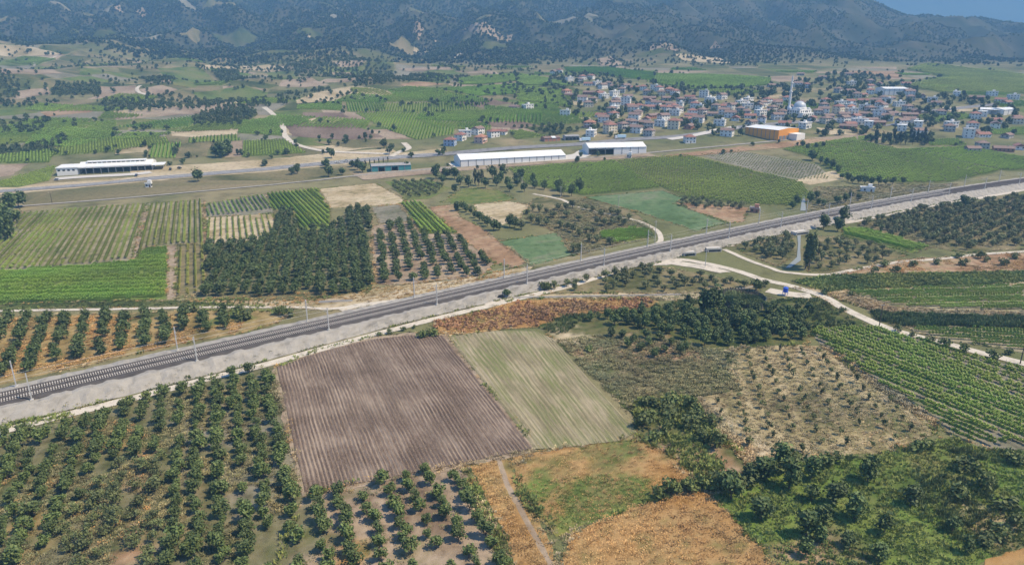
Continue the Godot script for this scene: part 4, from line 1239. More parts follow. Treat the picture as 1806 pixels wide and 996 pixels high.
func far_list() -> Array:
	var S := "straw"; var T := "tan_soil"; var B := "brown_soil"; var V := "vine_green"; var G := "grass_green"; var R := "red_soil"; var K := "grey_soil"; var D := "dark_grass"; var W := "weedy"
	return [
		[S, [-40, 318, 45, 326, 400, 298, 640, 272, 700, 270, 780, 262, 790, 272, 500, 300, 100, 338, -40, 345]],
		[W, [40, 340, 300, 316, 560, 296, 640, 292, 640, 305, 460, 325, 204, 350, 40, 364]],
		[S, [220, 296, 300, 292, 400, 286, 460, 282, 600, 268, 690, 262, 700, 268, 560, 284, 360, 304, 240, 314]],
		[V, [-30, 330, 30, 312, 97, 293, 84, 319, 33, 330]], [T, [-30, 292, 50, 289, 20, 308, -30, 318]],
		[V, [-30, 277, 100, 263, 85, 287, -30, 289]], [D, [-30, 268, 60, 256, 110, 243, 122, 246, 76, 269, -30, 276]],
		[V, [-30, 247, 55, 243, 60, 250, -30, 260]], [V, [-30, 247, 110, 217, 204, 214, 204, 227, 199, 242, 102, 248, 40, 252]],
		[V, [110, 252, 200, 243, 292, 243, 300, 252, 200, 268, 90, 276]], [V, [205, 224, 352, 204, 334, 224, 293, 228]],
		[K, [204, 230, 291, 229, 291, 241, 199, 242]], [S, [102, 233, 153, 219, 165, 221, 112, 235]],
		[D, [357, 199, 433, 189, 456, 201, 421, 224, 339, 224]], [V, [428, 213, 490, 208, 497, 240, 420, 235]],
		[S, [300, 232, 420, 226, 418, 236, 340, 242, 300, 240]], [V, [330, 244, 415, 238, 425, 248, 330, 252]],
		[V, [430, 250, 500, 246, 540, 270, 428, 277]], [V, [265, 256, 320, 252, 308, 279, 262, 278]], [W, [312, 254, 375, 248, 365, 275, 308, 280]], [T, [400, 250, 428, 248, 424, 276, 396, 278]],
		[S, [200, 262, 260, 256, 258, 268, 205, 272]], [G, [-30, 190, 89, 189, 64, 199, -30, 208]], [R, [70, 198, 110, 192, 170, 190, 160, 198, 80, 206]],
		[D, [97, 147, 176, 147, 176, 167, 87, 168]], [T, [176, 152, 240, 150, 236, 168, 150, 176, 176, 168]], [T, [30, 160, 85, 154, 88, 166, 20, 176]],
		[G, [278, 120, 349, 119, 382, 143, 344, 155, 306, 150]], [D, [375, 126, 420, 122, 424, 140, 384, 143]], [S, [350, 118, 400, 116, 416, 121, 372, 124]],
		[G, [337, 163, 433, 150, 470, 162, 470, 178, 357, 176]], [G, [140, 121, 178, 120, 183, 130, 140, 132]], [T, [245, 158, 285, 150, 315, 158, 290, 166, 255, 168]],
		[T, [200, 203, 290, 190, 400, 182, 460, 184, 440, 190, 350, 200, 204, 212]], [S, [420, 116, 500, 117, 505, 122, 425, 121]],
		[V, [524, 187, 603, 179, 603, 195, 524, 193]], [V, [611, 178, 669, 176, 682, 195, 613, 197]], [B, [503, 219, 616, 217, 677, 242, 603, 247, 515, 240]],
		[B, [534, 198, 598, 199, 616, 206, 560, 208, 535, 204]], [S, [521, 177, 616, 153, 692, 163, 690, 168, 608, 177, 524, 183]], [S, [530, 205, 560, 209, 610, 208, 600, 216, 545, 217]],
		[V, [626, 199, 730, 199, 802, 227, 799, 237, 735, 247, 672, 224]], [V, [743, 200, 830, 196, 910, 194, 910, 212, 769, 212]], [V, [804, 219, 853, 217, 868, 224, 815, 228]],
		[B, [799, 178, 858, 173, 904, 182, 848, 190]], [V, [659, 172, 769, 158, 832, 171, 795, 179, 680, 180]], [V, [770, 156, 910, 148, 910, 166, 838, 170]], [R, [705, 149, 743, 144, 792, 149, 725, 156]],
		[V, [807, 139, 910, 130, 910, 143, 812, 149]], [V, [640, 183, 790, 182, 845, 192, 740, 198, 690, 196]], [T, [500, 140, 545, 136, 580, 150, 540, 154, 490, 152]], [B, [850, 215, 910, 213, 915, 226, 872, 224]],
		[G, [470, 128, 520, 126, 530, 138, 478, 140]], [G, [560, 118, 640, 116, 650, 128, 560, 130]], [T, [580, 128, 620, 127, 622, 134, 585, 135]], [S, [545, 260, 640, 250, 680, 258, 600, 268]], [W, [550, 250, 660, 245, 700, 258, 620, 262]],
		[V, [912, 130, 964, 138, 1022, 152, 912, 151]], [V, [912, 153, 989, 159, 1010, 191, 912, 177]], [V, [912, 180, 990, 186, 984, 191, 912, 193]], [V, [912, 194, 984, 192, 1015, 204, 1040, 217, 951, 222, 912, 212]],
		[B, [895, 214, 920, 214, 951, 222, 900, 228]], [D, [925, 224, 994, 222, 1022, 232, 964, 240]], [V, [900, 231, 920, 230, 964, 241, 910, 246]],
		[V, [994, 119, 1073, 119, 1155, 129, 1155, 143, 1078, 135, 1002, 127]], [V, [1157, 130, 1282, 133, 1360, 138, 1360, 150, 1308, 155, 1219, 158, 1157, 146]], [T, [1157, 124, 1219, 124, 1216, 130, 1158, 130]],
		[V, [1220, 159, 1310, 157, 1350, 163, 1290, 168]], [V, [1639, 112, 1740, 124, 1850, 136, 1850, 166, 1665, 164, 1598, 153, 1620, 146, 1677, 136, 1601, 122]], [R, [1484, 125, 1591, 125, 1586, 138, 1540, 134]],
		[V, [1346, 174, 1448, 184, 1461, 191, 1422, 192, 1360, 182]], [S, [1440, 225, 1535, 231, 1524, 238, 1461, 238]], [V, [1733, 228, 1850, 223, 1850, 239, 1745, 237]], [V, [1640, 248, 1690, 246, 1705, 256, 1640, 257]],
		[S, [1330, 172, 1380, 166, 1400, 172, 1350, 176]], [V, [1620, 205, 1700, 200, 1725, 208, 1650, 216]], [S, [1660, 190, 1720, 186, 1735, 194, 1680, 198]], [V, [1460, 250, 1530, 240, 1540, 248, 1470, 252]], [T, [1430, 243, 1530, 236, 1560, 246, 1480, 248]],
		[R, [1100, 282, 1230, 268, 1440, 244, 1480, 247, 1370, 262, 1240, 274]], [T, [620, 307, 800, 293, 1000, 280, 1140, 268, 1160, 275, 1000, 286, 800, 303, 640, 318]],
		[W, [780, 116, 870, 112, 900, 122, 820, 128]], [T, [700, 121, 790, 118, 800, 123, 720, 126]], [S, [730, 83, 800, 82, 796, 87, 725, 88]], [T, [815, 52, 870, 48, 905, 60, 850, 66]], [T, [728, 58, 760, 60, 770, 72, 738, 72]], [S, [480, 62, 550, 63, 545, 68, 490, 68]],
		[T, [1145, 90, 1165, 68, 1200, 92]], [T, [1050, 104, 1075, 98, 1105, 114, 1060, 116]], [S, [1190, 95, 1270, 102, 1300, 112, 1210, 108]], [T, [1250, 86, 1262, 70, 1275, 84]], [T, [190, 18, 215, 17, 217, 22, 192, 23]], [T, [238, 20, 250, 13, 264, 24]], [D, [85, 55, 135, 46, 148, 72, 95, 74]],
		[G, [-30, 100, 50, 102, 55, 115, -30, 115]], [S, [-30, 76, 40, 80, 110, 96, 30, 100, -30, 92]], [T, [-30, 118, 60, 122, 110, 130, 60, 132, -30, 130]],
	]

func roads() -> void:
	var beside := PackedVector2Array()
	var at := -70.0
	while at < 215.0:
		beside.append(rail_at(at) + rail_side(at) * (foot(at) + 3.1 + n3.get_noise_1d(at * 3.0) * 0.6))
		at += 6.0
	for q in [[1078, 481], [1110, 472], [1150, 461]]: beside.append(g2(q[0], q[1]))
	lay_road("farm_road", mats["dirt_road"], beside, 4.0, "pale dirt road running below the railway")
	road("farm_road", mats["dirt_road"], [1120, 467, 1160, 460, 1200, 458, 1250, 466, 1300, 478, 1346, 493, 1400, 506, 1450, 522, 1490, 545, 1550, 573, 1600, 589, 1680, 609, 1740, 625, 1806, 641, 1870, 656], 4.6, "white dirt road curving past the blue tank")
	road("farm_road", mats["dirt_road"], [1165, 452, 1201, 441, 1240, 436, 1290, 428, 1371, 413, 1410, 403, 1499, 392, 1576, 376, 1639, 364, 1720, 351, 1806, 335, 1870, 323], 4.5, "dirt road below the railway embankment towards the bend")
	road("farm_track", mats["dirt_road"], [1277, 440, 1321, 459, 1360, 473, 1384, 480, 1456, 485, 1512, 475, 1588, 462, 1652, 457, 1728, 449, 1806, 444, 1870, 440], 3.0, "narrow dirt track past the poplar")
	road("farm_path", mats["dirt_road"], [-60, 552, 0, 549, 102, 547, 229, 545, 357, 542, 460, 542, 526, 542, 578, 545, 640, 540], 2.4, "pale path above the small orchard")
	road("farm_track", mats["dirt_road"], [940, 342, 990, 352, 1020, 366, 1110, 386, 1140, 396, 1160, 408, 1165, 424, 1150, 436], 3.0, "dirt track from the bushes to the level crossing")
	lift += 0.003
	top("yard", drape(ragged(area([1128, 470, 1160, 456, 1185, 446, 1205, 438, 1290, 427, 1298, 434, 1240, 437, 1205, 446, 1192, 454, 1205, 462, 1262, 471, 1290, 480, 1270, 482, 1220, 472, 1185, 467]), 0.6, 3.0), lift + 0.02), mats["dirt_road"], "broad pale dirt junction beside the railway culverts", "road", "structure")
	road("yard", mats["dirt_road"], [1355, 512, 1385, 518, 1430, 522], 7.0, "pale dusty yard around the blue tank")
	road("yard", mats["dirt_road"], [850, 535, 880, 527, 910, 522], 7.0, "dusty lay-by with a parked car")
	road("yard", mats["dirt_road"], [598, 548, 640, 538, 720, 528, 800, 512], 4.0, "pale sandy strip beside the track")
	road("highway", mats["asphalt"], [-60, 342, 36, 335, 153, 326, 255, 316, 357, 307.5, 460, 299, 577, 288, 692, 278, 781, 272, 880, 263, 1000, 256, 1100, 247, 1180, 242, 1250, 234, 1310, 224, 1400, 216, 1520, 208, 1600, 200, 1700, 190, 1850, 176], 13.0, "grey two lane highway crossing the valley")
	for off in [-5.9, -0.1, 5.7]:
		flift += 0.003
		top("road_marking", drape(band(smooth_line([-60, 342, 36, 335, 153, 326, 255, 316, 357, 307.5, 460, 299, 577, 288, 692, 278, 781, 272]), off, off + 0.3), flift + 0.06), plain("road_paint", Color(0.7, 0.7, 0.68), 0.7), "white painted line along the highway", "road marking", "structure", "painted lines on the highway")
	road("old_road", mats["gravel"], [-60, 373, 38, 364, 204, 351, 340, 339, 460, 328, 628, 310, 730, 301, 832, 293, 910, 288, 1002, 281, 1129, 271, 1282, 257, 1346, 251, 1420, 243], 4.0, "narrow grey road below the warehouses")
	road("farm_road", mats["dirt_road"], [465, 189, 480, 201, 498, 222, 501, 238, 516, 252, 539, 260, 577, 267, 640, 270, 690, 272], 6.0, "white dirt road climbing from the highway")
	road("farm_road", mats["dirt_road"], [690, 276, 705, 268, 720, 262, 712, 252], 6.0, "short dirt road leaving the highway")
	road("farm_track", mats["dirt_road"], [262, 168, 245, 163, 241, 156, 247, 151], 5.0, "white track bending on the far hillside")
	road("farm_track", mats["dirt_road"], [60, 116, 62, 109, 80, 105, 100, 99], 4.0, "pale track on the grassy knoll")
	road("farm_track", mats["dirt_road"], [798, 104, 806, 98, 815, 94], 5.0, "pale track climbing to the hills")
	road("yard", mats["concrete"], [795, 292, 880, 286, 1010, 277, 1040, 266, 1100, 258], 16.0, "pale concrete yard between the warehouses")
	road("yard", mats["concrete"], [95, 316, 150, 312, 230, 308, 265, 304], 10.0, "pale forecourt of the long white building")
	road("street", mats["concrete"], [1180, 246, 1230, 238, 1262, 230, 1300, 224], 9.0, "pale village street")
	road("street", mats["asphalt"], [1560, 222, 1600, 216, 1640, 212, 1700, 200], 6.0, "street at the village edge")
	lift += 0.006
	top("canal_water", drape(area([1406, 412, 1413, 414, 1412, 440, 1413, 460, 1394, 473, 1386, 473, 1406, 454, 1408, 430]), lift + 0.1), mats["water"], "grey water in the irrigation canal", "water", "structure")
	lift += 0.006
	top("canal_water", drape(area([1416, 342, 1420, 342, 1422, 372, 1412, 372]), lift + 0.1), mats["water"], "canal water beyond the railway", "water", "structure")

func railway() -> void:
	var s0 := -90.0
	var s1 := 860.0
	top("railway_embankment", rail_strip([Vector2(12.6, 0.0), Vector2(11.6, 0.45), Vector2(10.6, 1.1), Vector2(9.6, 1.8), Vector2(8.6, 2.5), Vector2(7.8, 3.15), Vector2(7.0, 3.3), Vector2(-8.4, 3.3), Vector2(-9.2, 3.1), Vector2(-15.0, 0.02)], s0, s1, 1.6, 0.9), mats["cut_slope"], "pale stony railway embankment", "embankment", "structure")
	top("ballast", rail_strip([Vector2(5.9, 3.25), Vector2(4.9, 3.72), Vector2(-4.4, 3.72), Vector2(-5.4, 3.25)], s0, s1, 4.0), mats["ballast"], "dark grey ballast under the two tracks", "ballast", "structure")
	var sl := cbox(Vector3(0, 0, 0), Vector3(0.28, 0.16, 2.5))
	var sleeperm := skin("sleeper", Color(0.5, 0.48, 0.44), 0.6, 2.0)
	var railm := plain("rail", Color(0.16, 0.12, 0.1), 0.45, 0.6)
	for tr in [-2.2, 2.0]:
		var o := thing("railway_track", "railway track with pale concrete sleepers on the side of the vineyards" if tr < 0 else "railway track with pale concrete sleepers on the side of the dirt road", "railway track")
		for g in [-0.75, 0.75]:
			part("rail", rail_strip([Vector2(tr + g - 0.04, 3.8), Vector2(tr + g - 0.04, 3.97), Vector2(tr + g + 0.04, 3.97), Vector2(tr + g + 0.04, 3.8)], s0, s1, 3.0), railm, o)
		var rest := []
		var s := -6.0
		var k := 0
		while s < s1 - 300.0:
			var c: Vector2 = rail_at(s) + rail_side(s) * tr
			var n := rail_side(s)
			var t := Transform3D(Basis(Vector3.UP, atan2(n.x, n.y)), Vector3(c.x, 3.75, c.y))
			if k < 290:
				var b := part("sleeper", sl, sleeperm, o)
				b.transform = t
			else: rest.append(t)
			k += 1
			s += 0.68
		scatter("sleepers", sl, sleeperm, rest, o)
	for tr in [-2.2, 2.0]:
		top("overhead_wire", rail_strip([Vector2(tr - 0.02, RH + 5.8), Vector2(tr, RH + 5.84), Vector2(tr + 0.02, RH + 5.8), Vector2(tr - 0.02, RH + 5.8)], s0, s1, 5.0), mats["steel"], "thin overhead wire above the track on the vineyard side" if tr < 0.0 else "thin overhead wire above the track on the dirt road side", "wire")
	for i in range(-1, 18):
		mast(7.3 + 45.4 * i, 6.3, "grey steel catenary mast on the dirt road side of the railway")
		mast(4.0 + 45.4 * i, -6.6, "grey steel catenary mast on the vineyard side of the railway")

func buildings() -> void:
	shed("warehouse", "long white warehouse with panelled wall beside the highway", "warehouse", gp(812, 295), gp(998, 281), 24.0, 6.4, 3.4, "metal_white", "metal_roof", 14, [])
	shed("warehouse", "white warehouse with one wide open bay beside the long one", "warehouse", gp(1038, 274), gp(1140, 270), 22.0, 7.0, 3.2, "metal_white", "metal_roof", 7, [0, 1, 2])
	shed("workshop", "teal corrugated workshop with grey roof and dark doorways", "workshop", gp(655, 304), gp(725, 300), 13.0, 5.2, 1.2, "teal", "rust", 6, [1, 3])
	# the long white building by the road: open bays under a raised roof
	var a := gp(138, 308)
	var b := gp(268, 300)
	var o := shed("depot", "long white roadside depot with dark open bays and low roof", "depot", a, b, 26.0, 6.0, 2.6, "wall_white", "metal_roof", 10, [0, 1, 2, 3, 4, 5, 6, 7, 8, 9])
	var L := a.distance_to(b)
	part("office", cbox(Vector3(-8.0, 2.6, -10.0), Vector3(15.6, 7.2, 20.0)), mats["wall_white"], o)
	part("office_roof", cbox(Vector3(-8.0, 6.35, -10.0), Vector3(16.6, 0.3, 21.2)), mats["metal_roof"], o)
	for i in 4: part("window", cbox(Vector3.ZERO, Vector3(1.8, 1.4, 0.12)), mats["glass"], o, Vector3(-14.0 + i * 3.6, 4.2, 0.02))
	part("canopy", cbox(Vector3(L + 5.0, 5.4, -7.0), Vector3(9.6, 0.35, 16.0)), mats["metal_roof"], o)
	for z in [-1.0, -13.0]: part("canopy_post", cbox(Vector3(L + 9.0, 2.4, z), Vector3(0.3, 5.6, 0.3)), mats["steel"], o)
	part("clerestory", cbox(Vector3(L * 0.5, 8.3, -12.0), Vector3(L * 0.8, 1.4, 7.0)), mats["wall_white"], o)
	part("clerestory_roof", cbox(Vector3(L * 0.5, 9.15, -12.0), Vector3(L * 0.82, 0.25, 8.0)), mats["metal_roof"], o)
	for i in 12: part("clerestory_window", cbox(Vector3.ZERO, Vector3(L * 0.05, 0.9, 0.1)), mats["glass"], o, Vector3(L * (0.14 + i * 0.065), 8.3, -8.48))
	part("sign_band", cbox(Vector3(L * 0.5, 5.9, 0.3), Vector3(L, 0.9, 0.3)), mats["metal_white"], o)
	# orange hall: two seen faces meet at its near corner
	var c := gp(1372, 249)
	var l := gp(1314, 236)
	var oh := shed("factory_hall", "large orange factory hall with flat white roof at the village edge", "factory", l, c, 34.0, 11.0, 1.4, "orange", "metal_roof", 8, [])
	part("office", cbox(Vector3(l.distance_to(c) + 5.0, 3.0, -24.0), Vector3(9.6, 8.0, 14.0)), mats["wall_white"], oh)
	for i in 3: part("gate", cbox(Vector3(0, 2.5, 0), Vector3(0.15, 5.0, 4.2)), mats["frame_steel"], oh, Vector3(l.distance_to(c) + 0.2, 0, -4.0 - i * 5.5))
	shed("storehouse", "low grey storehouse with dark doorway beyond the village street", "storehouse", gp(1728, 200), gp(1769, 203), 20.0, 6.0, 1.6, "wall_grey", "metal_roof", 4, [2])
	shed("storehouse", "white walled store beside the low grey storehouse", "storehouse", gp(1770, 203.5), gp(1795, 200), 20.0, 6.5, 1.6, "metal_white", "metal_roof", 3, [])
	shed("storehouse", "big white store behind the village houses", "storehouse", gp(1560, 168), gp(1602, 167), 26.0, 9.0, 1.8, "metal_white", "metal_roof", 5, [])
	shed("storehouse", "grey store with pale roof beside the big white one", "storehouse", gp(1546, 163), gp(1559, 165), 20.0, 6.0, 1.5, "wall_grey", "metal_roof", 3, [])
	shed("lorry_shelter", "dark open lorry shelter behind the warehouses", "shelter", gp(997, 248), gp(1022, 247), 10.0, 4.5, 0.8, "wall_grey", "rust", 4, [0, 1, 2, 3])
	shed("long_barn", "low brick barn beside the lorry shelter", "barn", gp(960, 250), gp(988, 248), 9.0, 3.6, 1.2, "wall_brick", "roof_old", 4, [])
	house("cottage", "small white cottage with flat pale roof beside the railway", 1530, 337, -0.3, 9.0, 6.0, 1, "flat", "wall_white", "metal_roof", "")
	house("hut", "tiny brick hut with pale slab roof among olive trees", 1331, 374, -0.4, 5.5, 4.0, 1, "flat", "wall_brick", "metal_roof", "")
	house("hut", "small grey concrete hut beside the old road", 1110, 278, -0.3, 4.0, 3.0, 1, "flat", "wall_white", "concrete", "")
	house("kiosk", "small white kiosk on the grass beside the highway", 262, 330, 0.1, 4.2, 2.4, 1, "flat", "wall_white", "metal_roof", "")
	mosque()

func village() -> void:
	# x, y of each house's foot in the photograph, and its kind
	var kinds := [
		["two-storey white house with a red hipped roof", 10.5, 9.0, 2, "hip", "wall_white", "roof_red"],
		["two-storey cream house with a dull red hipped roof", 11.0, 9.5, 2, "hip", "wall_cream", "roof_old"],
		["single-storey grey house with a dull red gabled roof", 12.0, 8.0, 1, "gable", "wall_grey", "roof_old"],
		["single-storey white house with a red gabled roof", 13.0, 8.5, 1, "gable", "wall_white", "roof_red"],
		["three-storey white block with a flat grey roof", 12.0, 10.0, 3, "flat", "wall_white", "roof_grey"],
		["two-storey pink house with an orange red hipped roof", 11.5, 9.5, 2, "hip", "wall_pink", "roof_orange"],
		["two-storey grey unplastered house with a dull red hipped roof", 10.0, 9.0, 2, "hip", "wall_grey", "roof_old"],
		["two-storey white house with a flat white roof", 12.0, 9.0, 2, "flat", "wall_white", "metal_roof"],
		["long single-storey brick house with a dull red gabled roof", 17.0, 8.0, 1, "gable", "wall_brick", "roof_old"],
		["three-storey cream house with a red hipped roof", 12.0, 10.0, 3, "hip", "wall_cream", "roof_red"],
		["two-storey white house with a dull red gabled roof", 12.5, 9.0, 2, "gable", "wall_white", "roof_old"],
		["two-storey pale blue house with a red hipped roof", 11.0, 9.0, 2, "hip", "wall_blue", "roof_red"],
	]
	var a := [340, 505, 0, 300, 515, 10, 500, 550, 0, 560, 545, 0, 600, 590, 7, 540, 590, 3, 410, 560, 7, 680, 598, 6, 640, 612, 10, 720, 606, 2, 800, 617, 10, 860, 617, 3, 920, 624, 0, 1000, 618, 7, 1030, 630, 0, 1100, 642, 5, 1140, 655, 0, 1190, 662, 7, 720, 660, 7, 420, 668, 8, 390, 655, 5, 500, 700, 10, 540, 700, 0, 540, 738, 1, 800, 725, 4, 740, 728, 7, 700, 780, 6, 740, 785, 2, 380, 798, 7, 850, 772, 10, 890, 760, 0, 930, 752, 3, 880, 805, 1, 860, 825, 10, 960, 752, 3, 1010, 738, 10, 1060, 742, 0, 1110, 748, 10, 990, 716, 2, 1140, 795, 7, 1180, 712, 6, 1240, 712, 2, 1260, 795, 0, 1250, 812, 3, 1300, 758, 7, 1340, 672, 4, 1390, 715, 7, 1300, 845, 10, 1360, 842, 3, 1420, 758, 6, 1450, 752, 1, 1540, 755, 10, 1640, 748, 7, 1660, 815, 3, 1700, 822, 8, 1730, 795, 7, 1240, 885, 8, 1290, 888, 8, 1130, 888, 9, 960, 885, 6, 990, 892, 1, 870, 915, 10, 900, 922, 5, 850, 872, 6, 690, 918, 9, 680, 882, 6, 560, 938, 7, 550, 880, 5, 960, 938, 6, 1450, 866, 7, 1500, 938, 10, 1550, 938, 6, 1470, 948, 3, 1240, 985, 0, 1280, 988, 7, 1180, 852, 2, 1220, 836, 3, 30, 752, 2, 120, 756, 7, 770, 640, 6, 610, 645, 2, 480, 570, 6, 1080, 690, 2, 830, 745, 3, 900, 830, 10, 930, 860, 2, 1020, 880, 6, 1060, 830, 10, 1330, 790, 6, 1400, 800, 2, 1480, 790, 10, 1560, 830, 3, 1590, 780, 6, 1380, 870, 10, 780, 890, 6, 820, 850, 2]
	var b := [300, 608, 11, 240, 600, 10, 60, 600, 2, 30, 715, 0, 100, 825, 10, 150, 866, 3, 220, 864, 8, 290, 884, 7, 430, 718, 0, 520, 785, 9, 610, 768, 5, 560, 803, 2, 600, 655, 10, 650, 675, 1, 690, 668, 3, 700, 758, 7, 740, 775, 6, 800, 815, 4, 830, 808, 6, 850, 775, 2, 640, 815, 3, 740, 842, 8, 560, 845, 10, 600, 872, 3, 590, 888, 8, 450, 815, 2, 490, 835, 10, 380, 795, 6, 940, 735, 7, 900, 735, 2, 1020, 695, 6, 1170, 705, 7, 1060, 780, 8, 1100, 790, 2, 1000, 765, 6, 1300, 878, 7, 1340, 885, 10, 1290, 905, 6, 1420, 948, 4, 1520, 945, 3, 1600, 955, 8, 1450, 925, 2, 960, 900, 7, 1080, 938, 10, 1350, 938, 6, 610, 590, 7, 740, 580, 6, 410, 542, 2, 1340, 662, 7, 1480, 685, 8, 1730, 685, 7, 600, 520, 2, 480, 780, 10, 420, 750, 6, 340, 830, 3, 280, 800, 10, 700, 800, 2, 660, 770, 6, 880, 690, 2, 830, 700, 6, 780, 720, 10, 260, 520, 2, 520, 640, 6, 570, 660, 10, 1230, 800, 6, 1690, 950, 2, 1770, 960, 10, 130, 800, 6, 60, 820, 10, 30, 780, 2]
	var pts := []
	for i in range(0, a.size(), 3): pts.append([900.0 + a[i] / 3.922, a[i + 1] / 3.922, a[i + 2]])
	for i in range(0, b.size(), 3): pts.append([1346.0 + b[i] / 3.922, b[i + 1] / 3.922, b[i + 2]])
	for q in [[812, 247, 0], [843, 236, 10], [883, 236, 3], [848, 251, 5], [794, 256, 11], [870, 241, 0], [820, 240, 7], [860, 252, 5], [1716, 266, 2], [1732, 262, 6], [1770, 266, 8], [1798, 262, 3]]: pts.append(q)
	var done := []
	for q in pts:
		var p := g2(q[0], q[1])
		var near := false
		for e in done:
			if p.distance_to(e) < 12.5: near = true
		if near: continue
		done.append(p)
		var k: Array = kinds[q[2]]
		var turn: float = [-0.45, 0.15, -0.2, 1.1, 0.55][rng.randi() % 5] + rng.randf_range(-0.15, 0.15)
		house("house", k[0] + " in the valley village", q[0], q[1], turn, k[1], k[2], k[3], k[4], k[5], k[6], "village houses")
	var core := area([1030, 165, 1150, 165, 1300, 175, 1420, 180, 1560, 180, 1640, 195, 1620, 225, 1540, 225, 1420, 214, 1330, 220, 1230, 226, 1120, 232, 1060, 215])
	var more := 0
	var edge := area([1480, 150, 1600, 150, 1800, 170, 1806, 225, 1700, 235, 1600, 205, 1500, 185])
	for t in 2500:
		if more >= 85: break
		var px := rng.randf_range(1030, 1800)
		var py := rng.randf_range(145, 236)
		var p := g2(px, py)
		if not inside(p, core) and (more % 3 > 0 or not inside(p, edge)): continue
		var near := false
		for e in done:
			if p.distance_to(e) < 13.5: near = true
		if near or p.distance_to(g2(1409, 204)) < 30.0: continue
		done.append(p)
		more += 1
		var k: Array = kinds[[10, 2, 7, 3, 8, 0, 1, 3, 10, 6, 0, 7][rng.randi() % 12]]
		house("house", k[0] + " in the valley village", px, py, [-0.45, 0.15, -0.2, 1.1, 0.55][rng.randi() % 5] + rng.randf_range(-0.15, 0.15), k[1], k[2], k[3], k[4], k[5], k[6], "village houses")
	# trees between the houses
	var n := 0
	var hull := area([985, 128, 1060, 130, 1170, 150, 1330, 158, 1480, 128, 1560, 135, 1640, 165, 1720, 170, 1800, 190, 1800, 240, 1700, 250, 1640, 240, 1560, 232, 1420, 244, 1340, 236, 1260, 246, 1150, 250, 1060, 240, 1010, 222, 1000, 190, 960, 150])
	var lo := Vector2(1e9, 1e9)
	var hi := -lo
	for p in hull:
		lo = lo.min(p); hi = hi.max(p)
	var tries := 0
	var extra := []
	while n < 760 and tries < 20000:
		tries += 1
		var p := Vector2(rng.randf_range(lo.x, hi.x), rng.randf_range(lo.y, hi.y))
		if not inside(p, hull) or n3.get_noise_2d(p.x * 0.5, p.y * 0.5) < -0.2: continue
		var near := false
		for e in done:
			if p.distance_to(e) < 8.5: near = true
		if near: continue
		n += 1
		if n > 285:
			extra.append(xf(p, rng.randf_range(0.7, 1.4)))
			continue
		tree("village_tree", "far", p, rng.randf_range(0.8, 1.6), "dark leafy tree standing between the village houses", "tree", "trees between the village houses")
	tag(scatter(numbered("village_greenery"), kind_of("far")[1][1], leafm, extra, self), "smaller garden trees and bushes among the village houses", "trees", "", "stuff")
	for i in 26: tree("cypress", "cypress", g2(1538 + i * 4.1 + rng.randf_range(-2, 2), 252 + rng.randf_range(-5, 4)), rng.randf_range(0.75, 1.35), "dark narrow cypress in the walled grove above the vineyards", "tree", "cypresses in the grove above the vineyards")
	for i in 40: tree("grove_tree", "far", g2(rng.randf_range(1535, 1645), rng.randf_range(238, 257)), rng.randf_range(0.7, 1.2), "dark leafy tree among the cypresses above the vineyards", "tree", "leafy trees among the cypresses")

